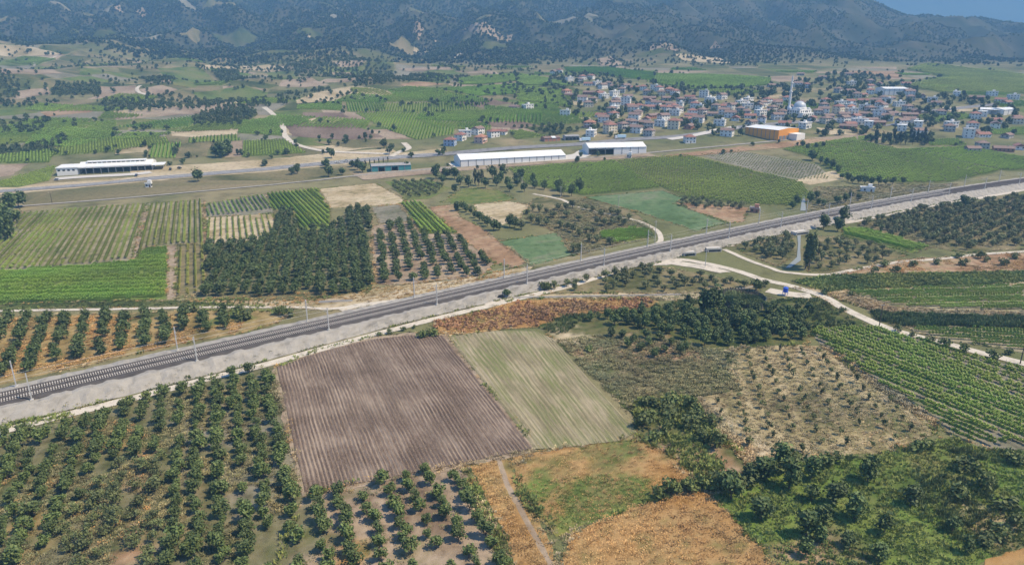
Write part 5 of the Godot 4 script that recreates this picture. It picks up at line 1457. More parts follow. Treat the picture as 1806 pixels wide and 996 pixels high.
func orchards() -> void:
	var up := dd(536, 868, 488, 648)
	# near orchards below the railway
	orchard([-20, 775, 60, 757, 190, 728, 300, 697, 420, 662, 480, 650, 486, 700, 515, 830, 520, 880, 470, 1010, 280, 1010, 300, 800, 190, 820, 60, 1010, -20, 1010], up, 4.9, 4.0, 0.8, 0.1, "fruit_tree", "fruit", 0.75, 1.25, "bushy green fruit tree in the orchard between dirt road and ploughed field", "tree", "fruit trees between the dirt road and the ploughed field")
	orchard([100, 1010, 70, 980, 190, 830, 300, 805, 275, 1010], up, 4.3, 3.8, 1.2, 0.1, "thin_fruit_tree", "sparse", 0.75, 1.2, "thin grey green fruit tree in the orchard's sparse middle", "tree", "thin fruit trees in the orchard")
	orchard([545, 876, 640, 856, 810, 824, 836, 870, 880, 965, 905, 1030, 460, 1030, 510, 900], dd(560, 960, 545, 880), 5.5, 4.4, 0.7, 0.1, "orchard_tree", "fruit", 0.75, 1.2, "round fruit tree on bare tan soil below the ploughed field", "tree", "fruit trees on bare soil beside the ditch")
	orchard([-20, 562, 100, 560, 260, 556, 370, 552, 440, 556, 420, 580, 330, 598, 180, 632, 60, 652, -20, 672], dd(170, 620, 178, 570), 6.8, 5.4, 0.6, 0.08, "round_orchard_tree", "round", 1.0, 1.35, "round dark fruit tree on golden grass above the railway", "tree", "round trees on the golden strip above the railway")
	orchard([365, 432, 446, 428, 482, 412, 487, 374, 516, 374, 524, 408, 583, 407, 620, 370, 652, 372, 652, 430, 662, 492, 636, 518, 500, 524, 340, 522, 364, 512], dd(600, 500, 597, 430), 5.3, 5.0, 0.6, 0.05, "dense_orchard_tree", "round", 1.05, 1.45, "dark round tree in the dense orchard beside the vineyards", "tree", "trees of the dense orchard", 290)
	orchard([672, 398, 726, 393, 745, 415, 803, 415, 866, 464, 850, 488, 800, 488, 720, 498, 668, 498, 660, 440], dd(700, 480, 690, 420), 6.2, 5.4, 0.7, 0.1, "orchard_tree", "round", 0.95, 1.25, "dark round tree in the orchard beside the reddish strip", "tree", "trees beside the reddish strip")
	orchard([1516, 396, 1639, 369, 1840, 343, 1840, 432, 1703, 441, 1652, 433, 1575, 418, 1535, 405], dd(1600, 420, 1700, 380), 6.6, 6.0, 0.9, 0.1, "olive_tree", "olive", 0.95, 1.35, "dark green olive tree in the grove below the railway bend", "tree", "olive trees below the railway bend")
	orchard([1442, 420, 1486, 420, 1600, 450, 1512, 470, 1430, 474, 1425, 440], dd(1480, 460, 1550, 440), 7.5, 7.0, 1.2, 0.12, "orchard_tree", "olive", 0.9, 1.2, "loose olive tree in the plot beside the canal and poplar", "tree", "olive trees beside the canal")
	orchard([1300, 434, 1392, 415, 1400, 448, 1374, 465, 1316, 447], dd(1310, 440, 1390, 420), 6.0, 5.4, 1.0, 0.05, "olive_tree", "olive", 1.0, 1.3, "dense olive tree in the plot between culvert and canal", "tree", "olive trees between culvert and canal")
	orchard([962, 507, 1050, 491, 1130, 474, 1188, 478, 1280, 494, 1335, 507, 1200, 514, 1060, 515, 985, 514], dd(1000, 505, 1120, 480), 7.0, 5.6, 0.9, 0.12, "orchard_tree", "olive", 0.85, 1.15, "olive tree in the strip between railway road and concrete channel", "tree", "olive trees beside the railway road")
	orchard([682, 323, 756, 319, 790, 333, 756, 348, 720, 351], dd(690, 322, 740, 348), 7.0, 5.5, 0.6, 0.08, "orchard_tree", "olive", 0.75, 1.0, "young green tree in the orchard below the workshop", "tree", "young trees below the workshop")
	orchard([1204, 353, 1250, 355, 1310, 364, 1306, 374, 1240, 368, 1196, 364], dd(1204, 356, 1300, 368), 6.0, 5.0, 0.8, 0.15, "olive_tree", "olive", 0.85, 1.15, "olive tree in the line beside the vegetable field", "tree", "olive trees beside the vegetable field")
	# the thicket and the trees below it
	orchard([1030, 566, 1150, 548, 1300, 545, 1420, 545, 1440, 560, 1420, 602, 1310, 608, 1240, 612, 1160, 590, 1100, 580], dd(1040, 570, 1300, 570), 4.6, 4.2, 1.3, 0.06, "thicket_tree", "big", 0.5, 0.8, "dark tree crowded in the thicket above the young plantation", "tree", "trees of the dark thicket")
	orchard([1070, 585, 1160, 590, 1240, 612, 1210, 640, 1130, 628, 1085, 615], dd(1100, 600, 1200, 630), 6.5, 5.5, 1.2, 0.1, "orchard_tree", "round", 0.8, 1.05, "round tree on the reddish clearing below the thicket", "tree", "round trees on the reddish clearing")
	orchard([1020, 612, 1060, 608, 1060, 640, 1030, 640], dd(1020, 620, 1060, 620), 6.0, 5.5, 1.0, 0.2, "bush", "bush", 1.2, 1.9, "green bush at the corner of the striped field", "bush", "bushes by the striped field")
	orchard([1120, 715, 1220, 705, 1265, 760, 1280, 790, 1230, 800, 1160, 790, 1130, 765], dd(1120, 740, 1250, 780), 5.5, 5.0, 1.5, 0.25, "bush", "bush", 1.6, 2.6, "large green bush in the hollow below the clearing", "bush", "bushes in the hollow")
	orchard([1262, 630, 1400, 616, 1448, 618, 1530, 678, 1600, 725, 1640, 760, 1540, 795, 1420, 800, 1345, 810, 1310, 795, 1250, 735, 1262, 700, 1312, 692, 1296, 660], dd(1300, 640, 1345, 800), 6.4, 5.6, 0.5, 0.06, "sapling", "sapling", 1.4, 2.1, "small dark sapling in the straw coloured young plantation", "sapling", "saplings of the young plantation")
	orchard([1270, 872, 1340, 825, 1430, 815, 1500, 830, 1560, 850, 1640, 900, 1720, 960, 1700, 1030, 1430, 1030, 1330, 930], dd(1300, 870, 1450, 1000), 7.0, 6.6, 2.4, 0.45, "shrub", "big", 0.5, 1.05, "dark rounded shrub in the lush weeds", "shrub", "dark shrubs in the lush weeds")
	for q in [[1160, 880], [1178, 873], [1190, 868], [1212, 864], [1226, 862], [1240, 860], [1255, 862], [1268, 858], [1282, 866], [1300, 852], [1320, 842], [1335, 836], [1350, 840], [1375, 832], [1400, 826], [1470, 812], [1455, 824], [1312, 862]]:
		tree("bush", "bush", g2(q[0], q[1]), rng.randf_range(1.6, 2.4), "dark bush in the hedge above the dry golden field", "bush", "hedge bushes above the golden field")

func vineyards() -> void:
	var V := Color(1, 1, 1)
	vines([1434, 590, 1463, 617, 1539, 671, 1602, 705, 1659, 744, 1682, 770, 1732, 785, 1840, 790, 1840, 660, 1806, 651, 1677, 620, 1601, 595, 1550, 580, 1440, 581], dd(1480, 610, 1740, 712), 2.75, "trellis of leafy grapevines between the white road and the young plantation", Color(0.95, 0.95, 0.9), true, 1.2)
	vines([1494, 515, 1840, 502, 1840, 550, 1690, 545, 1580, 540], dd(1520, 518, 1800, 512), 2.6, "trellis of grapevines between dry verge and reed bed", V, true, 1.1)
	vines([1604, 579, 1700, 581, 1840, 583, 1840, 626, 1754, 610, 1677, 600, 1626, 588], dd(1640, 582, 1800, 592), 2.8, "trellis of grapevines between reed bed and white road", V, true, 1.1)
	vines([292, 436, 291, 526, 120, 531, -30, 536, -30, 482, 153, 470, 241, 461, 254, 442], dd(100, 500, 280, 496), 2.7, "trellis of bright green grapevines above the farm path", Color(1.0, 1.15, 0.9), false, 1.15, 0.02)
	vines([34, 378, 254, 361, 232, 455, 152, 465, -30, 480, -30, 424], dd(265, 360, 237, 457), 3.1, "trellis of dull grapevines in the wide dusty vineyard", Color(0.95, 0.85, 0.95), false, 1.1, 0.1)
	vines([264, 361, 356, 354, 356, 428, 262, 433, 244, 450], dd(300, 360, 290, 428), 3.0, "trellis of yellowish grapevines beside the thin reddish path", Color(1.0, 0.85, 0.85), false, 1.05, 0.12)
	vines([364, 361, 468, 344, 482, 368, 364, 382], dd(420, 352, 432, 372), 3.0, "trellis of grey green vines in the thin block", Color(0.8, 0.85, 1.1), false, 1.0, 0.2)
	vines([364, 386, 480, 380, 480, 411, 446, 423, 366, 428], dd(420, 384, 424, 424), 3.4, "trellis of sparse vines on straw coloured ground", Color(0.9, 0.85, 0.9), false, 0.95, 0.3)
	vines([470, 343, 558, 334, 579, 367, 581, 402, 528, 405, 520, 372, 482, 370], dd(500, 340, 530, 372), 2.9, "trellis of bright vines beside the pale stubble field", Color(1.05, 1.1, 0.9), false, 1.15, 0.02)
	vines([709, 359, 737, 356, 802, 410, 746, 411], dd(722, 357, 775, 410), 2.8, "trellis of vines in the narrow green wedge", Color(1.05, 1.1, 0.9), false, 1.1, 0.02)
	vines([313, 434, 356, 432, 360, 513, 330, 522, 313, 524], dd(335, 434, 335, 520), 3.4, "trellis of yellowing vines beside the bare tan path", Color(1.05, 0.8, 0.8), false, 1.0, 0.25)
	vines([1058, 411, 1117, 403, 1147, 407, 1144, 418, 1083, 430, 1060, 419], dd(1060, 414, 1145, 410), 2.6, "trellis of vines in the small plot by the crossing", Color(1.05, 1.2, 0.9), false, 1.15, 0.02)
	vines([1486, 405, 1529, 405, 1637, 437, 1614, 445, 1491, 416], dd(1500, 410, 1625, 441), 2.6, "trellis of vines in the wedge between olive groves", Color(1.1, 1.25, 0.9), false, 1.15, 0.02)
	# deeper vineyards: rows that run together into one texture of leaves
	vines_far([897, 297, 1085, 284, 1150, 322, 1164, 331, 1030, 344, 1000, 339, 932, 325], dd(920, 305, 1100, 295), 3.3, Color(1.05, 1.1, 0.9), 1.15)
	vines_far([1089, 284, 1206, 274, 1288, 292, 1413, 321, 1430, 349, 1400, 364, 1330, 361, 1212, 348, 1170, 331], dd(1100, 290, 1300, 330), 3.4, Color(1.15, 1.05, 0.95), 1.1)
	vines_far([1381, 264, 1468, 249, 1524, 251, 1584, 263, 1765, 301, 1672, 322, 1601, 323, 1486, 313, 1445, 281], dd(1400, 265, 1650, 318), 3.4, Color(1.1, 1.15, 0.9), 1.2)
	vines_far([1590, 264, 1703, 259, 1840, 284, 1840, 301, 1773, 300], dd(1600, 263, 1780, 298), 3.4, Color(1.1, 1.2, 0.9), 1.2)
	vines_far([1234, 273, 1300, 266, 1440, 291, 1465, 316, 1412, 317, 1332, 300], dd(1250, 272, 1440, 312), 5.5, Color(0.8, 0.75, 0.9), 0.8)
	for f in far_list():
		if f[0] in ["vine_green"]:
			var q: Array = f[1]
			var poly := area(q)
			var c := Vector2.ZERO
			for p in poly: c += p / poly.size()
			var away := -c.y
			var d := poly[1] - poly[0]
			if absf(n3.get_noise_2d(c.x, c.y)) > 0.16: d = d.orthogonal()
			vines_far(q, d, 3.4 if away < 1000.0 else 4.4, Color(1.0 + rng.randf_range(-0.12, 0.08), 1.08 + rng.randf_range(-0.1, 0.12), 0.9), 1.25 if away < 1000.0 else 1.6)
	for f in plots:
		if f[0] != "vine_green": continue
		var d: Vector2 = f[1][1] - f[1][0]
		if rng.randf() < 0.5: d = d.orthogonal()
		vines_poly(f[1], d, 4.4, Color(1.0 + rng.randf_range(-0.12, 0.08), 1.05 + rng.randf_range(-0.12, 0.12), 0.9), 1.5)
	var st := newst()
	leafy(st, Vector3(0, 1.05, 0), Vector3(1.7, 0.62, 0.6), 3, 18, 0.5, Color(0.15, 0.21, 0.03), Color(0.34, 0.43, 0.08), 0.6, 0.55)
	var o := scatter(numbered("grapevines"), st.commit(), vinem, far_vines, self, far_vine_cols)
	tag(o, "rows of grapevines covering the far vineyards", "grapevines", "", "stuff")

func lone_trees() -> void:
	var put := func(list: Array, called: String, kind: String, s0: float, s1: float, label: String, cat: String, group: String) -> void:
		for i in range(0, list.size(), 2): tree(called, kind, g2(list[i], list[i + 1]), rng.randf_range(s0, s1), label, cat, group)
	put.call([18, 372, 32, 366, 8, 392, 24, 396, 4, 412, -8, 380, 14, 424], "broadleaf_tree", "big", 1.3, 1.7, "tall dark broadleaf tree at the end of the old road", "tree", "tall trees at the end of the old road")
	put.call([380, 277, 392, 278, 402, 274, 388, 270], "broadleaf_tree", "big", 1.5, 1.9, "broad dark tree in the clump above the highway", "tree", "clump of trees above the highway")
	put.call([349, 320], "highway_tree", "big", 1.5, 1.6, "single dark tree standing beside the highway", "tree", "")
	put.call([514, 308, 576, 296, 579, 312, 603, 309, 639, 304, 630, 300, 584, 279, 687, 272, 677, 262, 690, 266, 524, 306], "roadside_tree", "big", 0.9, 1.4, "dark roadside tree between highway and old road", "tree", "roadside trees")
	for i in 9: tree("cypress", "cypress", g2(620 + i * 8.0, 294 - i * 0.9), 0.5, "small dark cypress in the hedge behind the teal workshop", "tree", "cypress hedge behind the workshop")
	put.call([844, 328, 838, 326, 850, 327], "poplar", "poplar", 0.85, 1.0, "tall leafy poplar before the long warehouse", "tree", "poplars before the long warehouse")
	put.call([812, 326, 802, 316, 786, 315, 769, 315, 868, 316, 883, 322, 899, 338, 912, 328, 780, 324, 826, 330, 856, 332, 895, 330, 910, 322, 943, 332, 925, 338, 984, 336, 1022, 339, 960, 334, 990, 345, 1008, 346, 876, 328, 888, 312, 940, 322, 918, 316], "broadleaf_tree", "big", 0.9, 1.4, "dark green tree in the belt below the long warehouse", "tree", "tree belt below the long warehouse")
	put.call([951, 375, 964, 376, 984, 370, 998, 372, 1010, 367, 1033, 370, 1046, 372, 1078, 377, 1089, 380, 1109, 388, 1053, 395, 1066, 398, 1080, 396, 1010, 410, 1022, 418, 989, 403, 1000, 406, 938, 393, 950, 396, 964, 398, 920, 405, 1040, 426, 1052, 428, 1076, 432, 1012, 446, 1022, 444, 1034, 410, 1046, 414, 1092, 392, 1100, 398, 975, 384, 1020, 390, 940, 372, 930, 378, 1060, 384, 1000, 384], "scrub_tree", "olive", 1.0, 1.5, "large olive tree in the scrub beside the dirt track to the crossing", "tree", "olive trees in the scrub by the crossing")
	put.call([815, 370, 822, 374, 830, 378, 838, 384, 846, 389, 854, 394, 860, 399, 870, 407, 880, 406, 899, 400, 908, 402, 802, 340, 806, 372], "hedge_tree", "big", 0.6, 1.0, "dark tree in the hedge between the pale plot and the reddish strip", "tree", "hedge beside the reddish strip")
	put.call([1421, 474, 1427, 477, 1424, 470], "poplar", "poplar", 1.25, 1.4, "tall dark poplar standing beside the canal", "tree", "poplars beside the canal")
	put.call([1433, 283], "broadleaf_tree", "big", 1.4, 1.5, "round dark tree at the corner of the large vineyard", "tree", "")
	put.call([1415, 260, 1448, 288, 1458, 292, 1468, 297, 1478, 306, 1486, 315, 1496, 320, 1504, 323, 1514, 324, 1525, 325, 1537, 325, 1550, 326, 1562, 326, 1575, 325, 1593, 324, 1425, 264, 1440, 262, 1452, 260], "hedge_tree", "big", 0.7, 1.1, "dark tree in the hedge along the large vineyard", "tree", "hedge along the large vineyard")
	put.call([1440, 350, 1405, 362, 1453, 364, 1444, 362, 1491, 358, 1514, 354, 1430, 356, 1398, 368, 1500, 350, 1478, 360], "waterside_tree", "big", 0.6, 1.0, "leafy tree beside the canal above the railway", "tree", "trees by the canal above the railway")
	put.call([1489, 392, 1453, 404, 1685, 372, 1700, 368, 1478, 408], "trackside_tree", "big", 0.9, 1.2, "broad tree beside the dirt road under the embankment", "tree", "trees under the embankment")
	put.call([1214, 551], "tall_tree", "poplar", 0.72, 0.8, "tall dark tree beside the round reservoir", "tree", "")
	put.call([1246, 552, 1256, 550], "tall_tree", "big", 1.35, 1.5, "bright leafy tree next to the round reservoir", "tree", "bright trees next to the reservoir")
	put.call([1333, 513], "roadside_tree", "big", 0.75, 0.8, "dark round tree at the bend of the white road", "tree", "")
	put.call([895, 525], "roadside_tree", "big", 0.6, 0.62, "round green tree beside the parked car", "tree", "")
	put.call([669, 592, 687, 589, 711, 584, 730, 579], "bush", "bush", 0.8, 1.2, "small dark bush on the edge of the dirt road", "bush", "bushes beside the dirt road")
	put.call([746, 596, 766, 593, 760, 590], "bush", "bush", 1.6, 2.0, "dense round bush at the top of the ploughed field", "bush", "round bushes above the ploughed field")
	put.call([1456, 519, 1466, 575, 1442, 578, 1494, 578, 1501, 522, 1779, 625, 1751, 635, 1667, 614, 1610, 594, 1640, 603, 1700, 622, 1584, 585], "bush", "bush", 1.3, 2.2, "dark bush on the verge of the white road", "bush", "bushes along the white road")
	put.call([54, 768, 227, 714, 260, 708, 180, 735, 120, 752], "bush", "bush", 1.6, 2.0, "dark bush where the orchard meets the dirt road", "bush", "bushes between orchard and dirt road")
	put.call([339, 551, 428, 566, 420, 560, 436, 562, 500, 556, 490, 554, 510, 558], "bush", "bush", 1.8, 2.4, "dark bush at the end of the golden strip", "bush", "bushes at the end of the golden strip")
	put.call([454, 632, 380, 650, 330, 668, 560, 600], "bush", "bush", 0.7, 1.0, "small bush in the gutter of the embankment", "bush", "bushes in the embankment gutter")
	put.call([1700, 468, 1542, 482, 1580, 482, 1610, 470, 1740, 462, 1770, 468, 1652, 466, 1690, 455, 1730, 456, 1790, 456, 1560, 470], "bush", "bush", 1.4, 2.2, "scrubby bush on the reddish ground beside the farm track", "bush", "bushes beside the farm track")
	put.call([960, 512, 966, 510, 1350, 505, 1340, 508, 1210, 560, 1230, 562, 1260, 558, 1280, 556, 1300, 558, 1330, 556], "bush", "bush", 1.5, 2.2, "dark bush near the round reservoir", "bush", "bushes near the reservoir")
	put.call([1795, 820, 1785, 816, 1640, 790, 1625, 795, 1700, 830, 1730, 860, 1690, 880, 1770, 900, 1790, 930, 1760, 950, 1740, 960], "bush", "bush", 1.6, 2.4, "dark bush rising above the lush weeds", "bush", "bushes above the lush weeds")

func far_growth() -> void:
	# trees along field edges on the plain
	var mass := []
	var count := 0
	for f in far_list():
		var poly := area(f[1])
		for i in poly.size():
			var a := poly[i]
			var b := poly[(i + 1) % poly.size()]
			var n := int(a.distance_to(b) / 13.0)
			for k in n:
				var p := a.lerp(b, rng.randf()) + Vector2(rng.randf_range(-4, 4), rng.randf_range(-4, 4))
				if p.y > -600.0 or p.y < -1900.0: continue
				if absf(p.x) > -p.y * 0.8: continue
				if rng.randf() < 0.55 or n3.get_noise_2d(p.x * 0.4, p.y * 0.4) < -0.1: continue
				if -p.y < 1050.0 and count < 280:
					count += 1
					tree("hedgerow_tree", "far", p, rng.randf_range(0.5, 1.15), "dark tree on a field edge of the far plain", "tree", "trees on the field edges of the far plain")
				else: mass.append(xf(p, rng.randf_range(0.6, 1.3)))
	for f in far_list():
		if f[0] == "dark_grass":
			for row in rows(area(f[1]), Vector2(1, 0.2), 8.0, 8.0, 1.4):
				for p in row: mass.append(xf(p, rng.randf_range(0.7, 1.1)))
	# olive groves and scrub on the foot of the hills
	for k in 9000:
		var d := rng.randf_range(900.0, 1700.0)
		var p := Vector2(rng.randf_range(-0.82, 0.82) * d, -d)
		var v := n2.get_noise_2d(p.x * 0.5, p.y * 0.5)
		if p.x > 60.0 and d < 1450.0: continue
		if v < -0.02 or rng.randf() > 0.3 + v * 1.6: continue
		mass.append(xf(p, rng.randf_range(0.5, 1.1)))
	for q in [[-30, 215, 60, 208, 90, 214, 70, 235, -30, 240], [170, 178, 300, 165, 420, 178, 480, 186, 360, 194, 180, 200], [250, 140, 300, 135, 310, 150, 260, 152], [430, 100, 620, 98, 700, 130, 640, 150, 480, 125], [620, 150, 760, 128, 800, 140, 700, 148], [-30, 120, 40, 140, 20, 190, -30, 188]]:
		for row in rows(area(q), Vector2(1, 0.3), 9.0, 9.0, 3.0):
			for p in row:
				if rng.randf() < 0.75: mass.append(xf(p, rng.randf_range(0.6, 1.2)))
	var ms := kind_of("far")
	var o := scatter(numbered("scattered_trees"), ms[0][1], leafm, mass, self)
	tag(o, "scattered trees and olive scrub covering the foot of the hills", "trees", "", "stuff")
	# the wooded mountain side
	var st := newst()
	leafy(st, Vector3(0, 2.6, 0), Vector3(3.4, 3.2, 3.4), 4, 30, 1.7, Color(0.022, 0.042, 0.016), Color(0.055, 0.085, 0.03), 0.45, 0.6)
	var wood := []
	var wood_cols := PackedColorArray()
	var glades := []
	for k in 46:
		var gd := rng.randf_range(1560.0, 2500.0)
		var c := Vector2(rng.randf_range(-0.74, 0.2) * gd, -gd)
		var hx := rng.randf_range(22.0, 75.0)
		var hz := rng.randf_range(14.0, 40.0)
		glades.append([c, hx, hz])
		var poly := PackedVector2Array([c + Vector2(-hx, -hz * 0.7), c + Vector2(hx * 0.8, -hz), c + Vector2(hx, hz * 0.6), c + Vector2(-hx * 0.7, hz)])
		flift += 0.003
		top("hill_clearing", drape(ragged(poly, 5.0, 8.0), flift, ["weedy", "grey_soil", "dark_grass", "weedy", "dark_grass"][k % 5]), mats["ground_near"], "small open terrace between the woods of the mountain side", "field", "structure", "open terraces on the mountain side")
	var d := 1480.0
	while d < 3350.0:
		var x := -0.84 * d - 120.0
		while x < 0.84 * d + 120.0:
			var p := Vector2(x + rng.randf_range(-4.5, 4.5), -d + rng.randf_range(-4.5, 4.5))
			x += 9.0
			var az := p.x / d
			var patch := n2.get_noise_2d(p.x * 0.16 + 900.0, p.y * 0.24) * 1.5 + 0.5 * n3.get_noise_2d(p.x * 0.5, p.y * 0.5)
			var dense := lerpf(1.4, 0.8, smoothstep(-0.05, 0.2, az)) + patch * 1.1
			dense += (absf(n1.get_noise_2d(p.x * 1.25, p.y * 0.7)) - 0.22) * 1.4
			dense *= smoothstep(1470.0, 1750.0, d)
			var open := false
			for q in glades:
				if absf(p.x - q[0].x) < q[1] and absf(p.y - q[0].y) < q[2]: open = true
			if open or rng.randf() > dense: continue
			wood.append(xf(p, rng.randf_range(0.7, 1.6) * lerpf(1.0, 0.7, smoothstep(0.0, 0.25, az))))
			var w := 0.95 + rng.randf_range(-0.25, 0.25) + n2.get_noise_2d(p.x * 0.3, p.y * 0.3 + 70.0) * 0.5
			wood_cols.append(Color(w * 1.05, w, w * 0.95))
		d += 9.0
	o = scatter(numbered("hillside_forest"), st.commit(), leafm, wood, self, wood_cols)
	tag(o, "dark forest and scrub covering the mountain side", "forest", "", "stuff")
	print("wood ", wood.size(), " mass ", mass.size(), " vines ", far_vines.size())

func strew(list: Array, px: Array, density: float, s0: float, s1: float, bare := -1.0) -> void:
	var poly := area(px)
	var lo := Vector2(1e9, 1e9)
	var hi := -lo
	for p in poly:
		lo = lo.min(p); hi = hi.max(p)
	var n := int((hi.x - lo.x) * (hi.y - lo.y) * density)
	for i in n:
		var p := Vector2(rng.randf_range(lo.x, hi.x), rng.randf_range(lo.y, hi.y))
		if not inside(p, poly): continue
		if n3.get_noise_2d(p.x * 2.5, p.y * 2.5) < bare: continue
		list.append(xf(p, rng.randf_range(s0, s1)))

func undergrowth() -> void:
	var blade: StandardMaterial3D = mats["blade"]
	var gold := clump_mesh(20, 0.36, 0.8, Color(0.33, 0.19, 0.065), Color(0.58, 0.38, 0.16))
	var pale := clump_mesh(20, 0.5, 0.8, Color(0.35, 0.275, 0.145), Color(0.56, 0.455, 0.28))
	var green := clump_mesh(20, 0.75, 0.8, Color(0.125, 0.165, 0.04), Color(0.31, 0.355, 0.095))
	var olive := clump_mesh(16, 0.38, 0.7, Color(0.13, 0.13, 0.05), Color(0.3, 0.27, 0.14))
	var reed := clump_mesh(22, 2.2, 0.8, Color(0.075, 0.11, 0.035), Color(0.19, 0.24, 0.085))
	var rust := crown_mesh(Vector3(1.0, 0.65, 1.0), 5, 80, 0.22, Color(0.25, 0.12, 0.055), Color(0.52, 0.32, 0.17), -0.2, 0.6, 0.5)
	var lg := []; var lp := []; var lgr := []; var lo := []; var lr := []; var lru := []
	strew(lg, [1010, 942, 1100, 906, 1150, 884, 1215, 868, 1252, 870, 1300, 920, 1390, 1005, 1000, 1010, 990, 990], 1.8, 0.4, 1.1)
	strew(lg, [900, 806, 945, 796, 1120, 773, 1210, 815, 1225, 850, 1150, 880, 1040, 920, 985, 940, 918, 862], 1.4, 0.4, 0.9)
	strew(lgr, [960, 850, 1060, 838, 1170, 850, 1150, 880, 1090, 904, 1035, 922, 1000, 935, 975, 930, 940, 880], 1.6, 0.3, 0.6)
	strew(lg, [832, 826, 874, 812, 890, 862, 924, 928, 972, 1010, 925, 1010, 880, 915], 2.2, 0.5, 1.1)
	strew(lo, [902, 840, 915, 865, 955, 935, 1000, 1010, 988, 1010, 940, 924], 1.4, 0.6, 1.3)
	strew(lgr, [905, 860, 940, 880, 975, 930, 960, 935, 930, 900], 2.0, 0.8, 1.4, -0.05)
	strew(lgr, [1256, 872, 1335, 822, 1422, 809, 1545, 803, 1640, 775, 1682, 774, 1735, 792, 1840, 798, 1840, 950, 1740, 986, 1690, 1010, 1400, 1010, 1300, 920], 1.3, 0.35, 1.05)
	strew(lr, [1480, 810, 1640, 780, 1735, 795, 1840, 800, 1840, 930, 1700, 960, 1560, 880], 0.5, 0.45, 0.85, 0.0)
	strew(lp, [1252, 624, 1300, 615, 1400, 609, 1452, 612, 1535, 672, 1655, 760, 1622, 787, 1420, 807, 1340, 824, 1248, 742, 1215, 706, 1308, 690, 1292, 660], 0.8, 0.4, 0.9)
	strew(lo, [1252, 624, 1400, 609, 1452, 612, 1535, 672, 1655, 760, 1622, 787, 1420, 807, 1340, 824, 1248, 742, 1308, 690, 1292, 660], 0.6, 0.5, 1.1)
	strew(lp, [1215, 704, 1240, 702, 1265, 735, 1330, 795, 1345, 826, 1320, 820, 1250, 745], 2.6, 0.8, 1.4)
	strew(lp, [1340, 810, 1420, 797, 1422, 810, 1345, 826], 2.6, 0.8, 1.4)
	strew(lp, [1452, 612, 1470, 615, 1560, 680, 1660, 745, 1650, 755, 1540, 680], 1.8, 0.8, 1.4)
	strew(lr, [1536, 551, 1626, 557, 1840, 562, 1840, 579, 1700, 577, 1590, 576, 1550, 566], 1.1, 0.7, 1.1)
	strew(lgr, [1400, 496, 1470, 485, 1840, 478, 1840, 498, 1489, 512, 1455, 516], 0.9, 0.9, 1.5)
	strew(lp, [1455, 520, 1490, 514, 1578, 542, 1700, 548, 1840, 553, 1840, 561, 1640, 556, 1540, 549], 1.2, 0.8, 1.4)
	strew(lru, [772, 590, 768, 568, 850, 550, 905, 533, 1000, 530, 1150, 527, 1162, 539, 1060, 551, 985, 559, 960, 574, 880, 580, 820, 588], 0.42, 0.7, 1.5, -0.12)
	strew(lg, [772, 590, 768, 568, 850, 550, 905, 533, 1150, 527, 1162, 539, 985, 559, 880, 580], 1.0, 0.7, 1.3)
	strew(lr, [940, 575, 1000, 556, 1160, 544, 1200, 530, 1450, 527, 1530, 572, 1440, 578, 1420, 545, 1160, 548, 1030, 565, 990, 595], 0.6, 0.4, 0.7, -0.15)
	strew(lo, [980, 600, 1060, 590, 1180, 598, 1300, 625, 1303, 690, 1220, 702, 1120, 730, 1020, 640], 1.2, 0.8, 1.6)
	strew(lgr, [1120, 705, 1220, 702, 1265, 760, 1330, 820, 1260, 868, 1160, 790, 1122, 760], 1.4, 0.8, 1.5, -0.1)
	strew(lg, [-20, 562, 200, 556, 440, 552, 420, 585, 150, 642, -20, 680], 1.0, 0.6, 1.2, -0.1)
	strew(lo, [-20, 780, 190, 726, 480, 650, 520, 850, 500, 1010, -20, 1010], 1.1, 0.6, 1.4, -0.1)
	strew(lg, [-20, 780, 250, 720, 270, 1010, -20, 1010], 0.2, 0.6, 1.2, 0.05)
	strew(lo, [540, 874, 815, 822, 900, 1010, 480, 1010], 0.35, 0.5, 1.1, 0.0)
	strew(lg, [1590, 458, 1840, 443, 1840, 480, 1470, 484], 0.5, 0.7, 1.4, 0.0)
	strew(lo, [1440, 330, 1690, 324, 1640, 342, 1425, 378], 0.3, 0.8, 1.8)
	strew(lo, [1512, 394, 1639, 366, 1840, 345, 1840, 434, 1652, 436], 0.25, 0.8, 1.6)
	strew(lo, [905, 526, 1340, 518, 1200, 529, 1000, 528], 0.8, 0.7, 1.4)
	strew(lo, [985, 411, 925, 385, 1030, 350, 1150, 400, 1085, 433, 1010, 450], 0.5, 0.8, 1.8)
	strew(lg, [310, 529, 660, 508, 905, 474, 915, 488, 700, 530, 480, 540], 0.5, 0.6, 1.2)
	strew(lr, [-20, 533, 290, 530, 450, 531, 540, 537, 300, 540, -20, 544], 0.5, 0.25, 0.45)
	strew(lgr, [-20, 745, 120, 728, 135, 732, 40, 752, -20, 765], 1.2, 0.6, 1.2)
	strew(lgr, [818, 828, 830, 830, 862, 890, 892, 950, 910, 1010, 896, 1010, 872, 975, 845, 900], 1.3, 0.6, 1.1)
	for e in edges:
		var poly: PackedVector2Array = e[0]
		for i in poly.size():
			var a := poly[i]
			var b := poly[(i + 1) % poly.size()]
			if a.y > -100.0 or absf(a.x) > 0.78 * -a.y: continue
			for k in int(a.distance_to(b) * 0.9) + 1:
				var p := a.lerp(b, rng.randf()) + Vector2(rng.randf_range(-0.9, 0.9), rng.randf_range(-0.9, 0.9))
				var v := n3.get_noise_2d(p.x * 1.5 + 500.0, p.y * 1.5)
				if absf(v) < 0.06: continue
				var to := lo if v < 0.1 else (lg if v < 0.22 else lgr)
				if v < -0.22: to = lp
				to.append(xf(p, rng.randf_range(0.5, 1.3)))
	var sr := -20.0
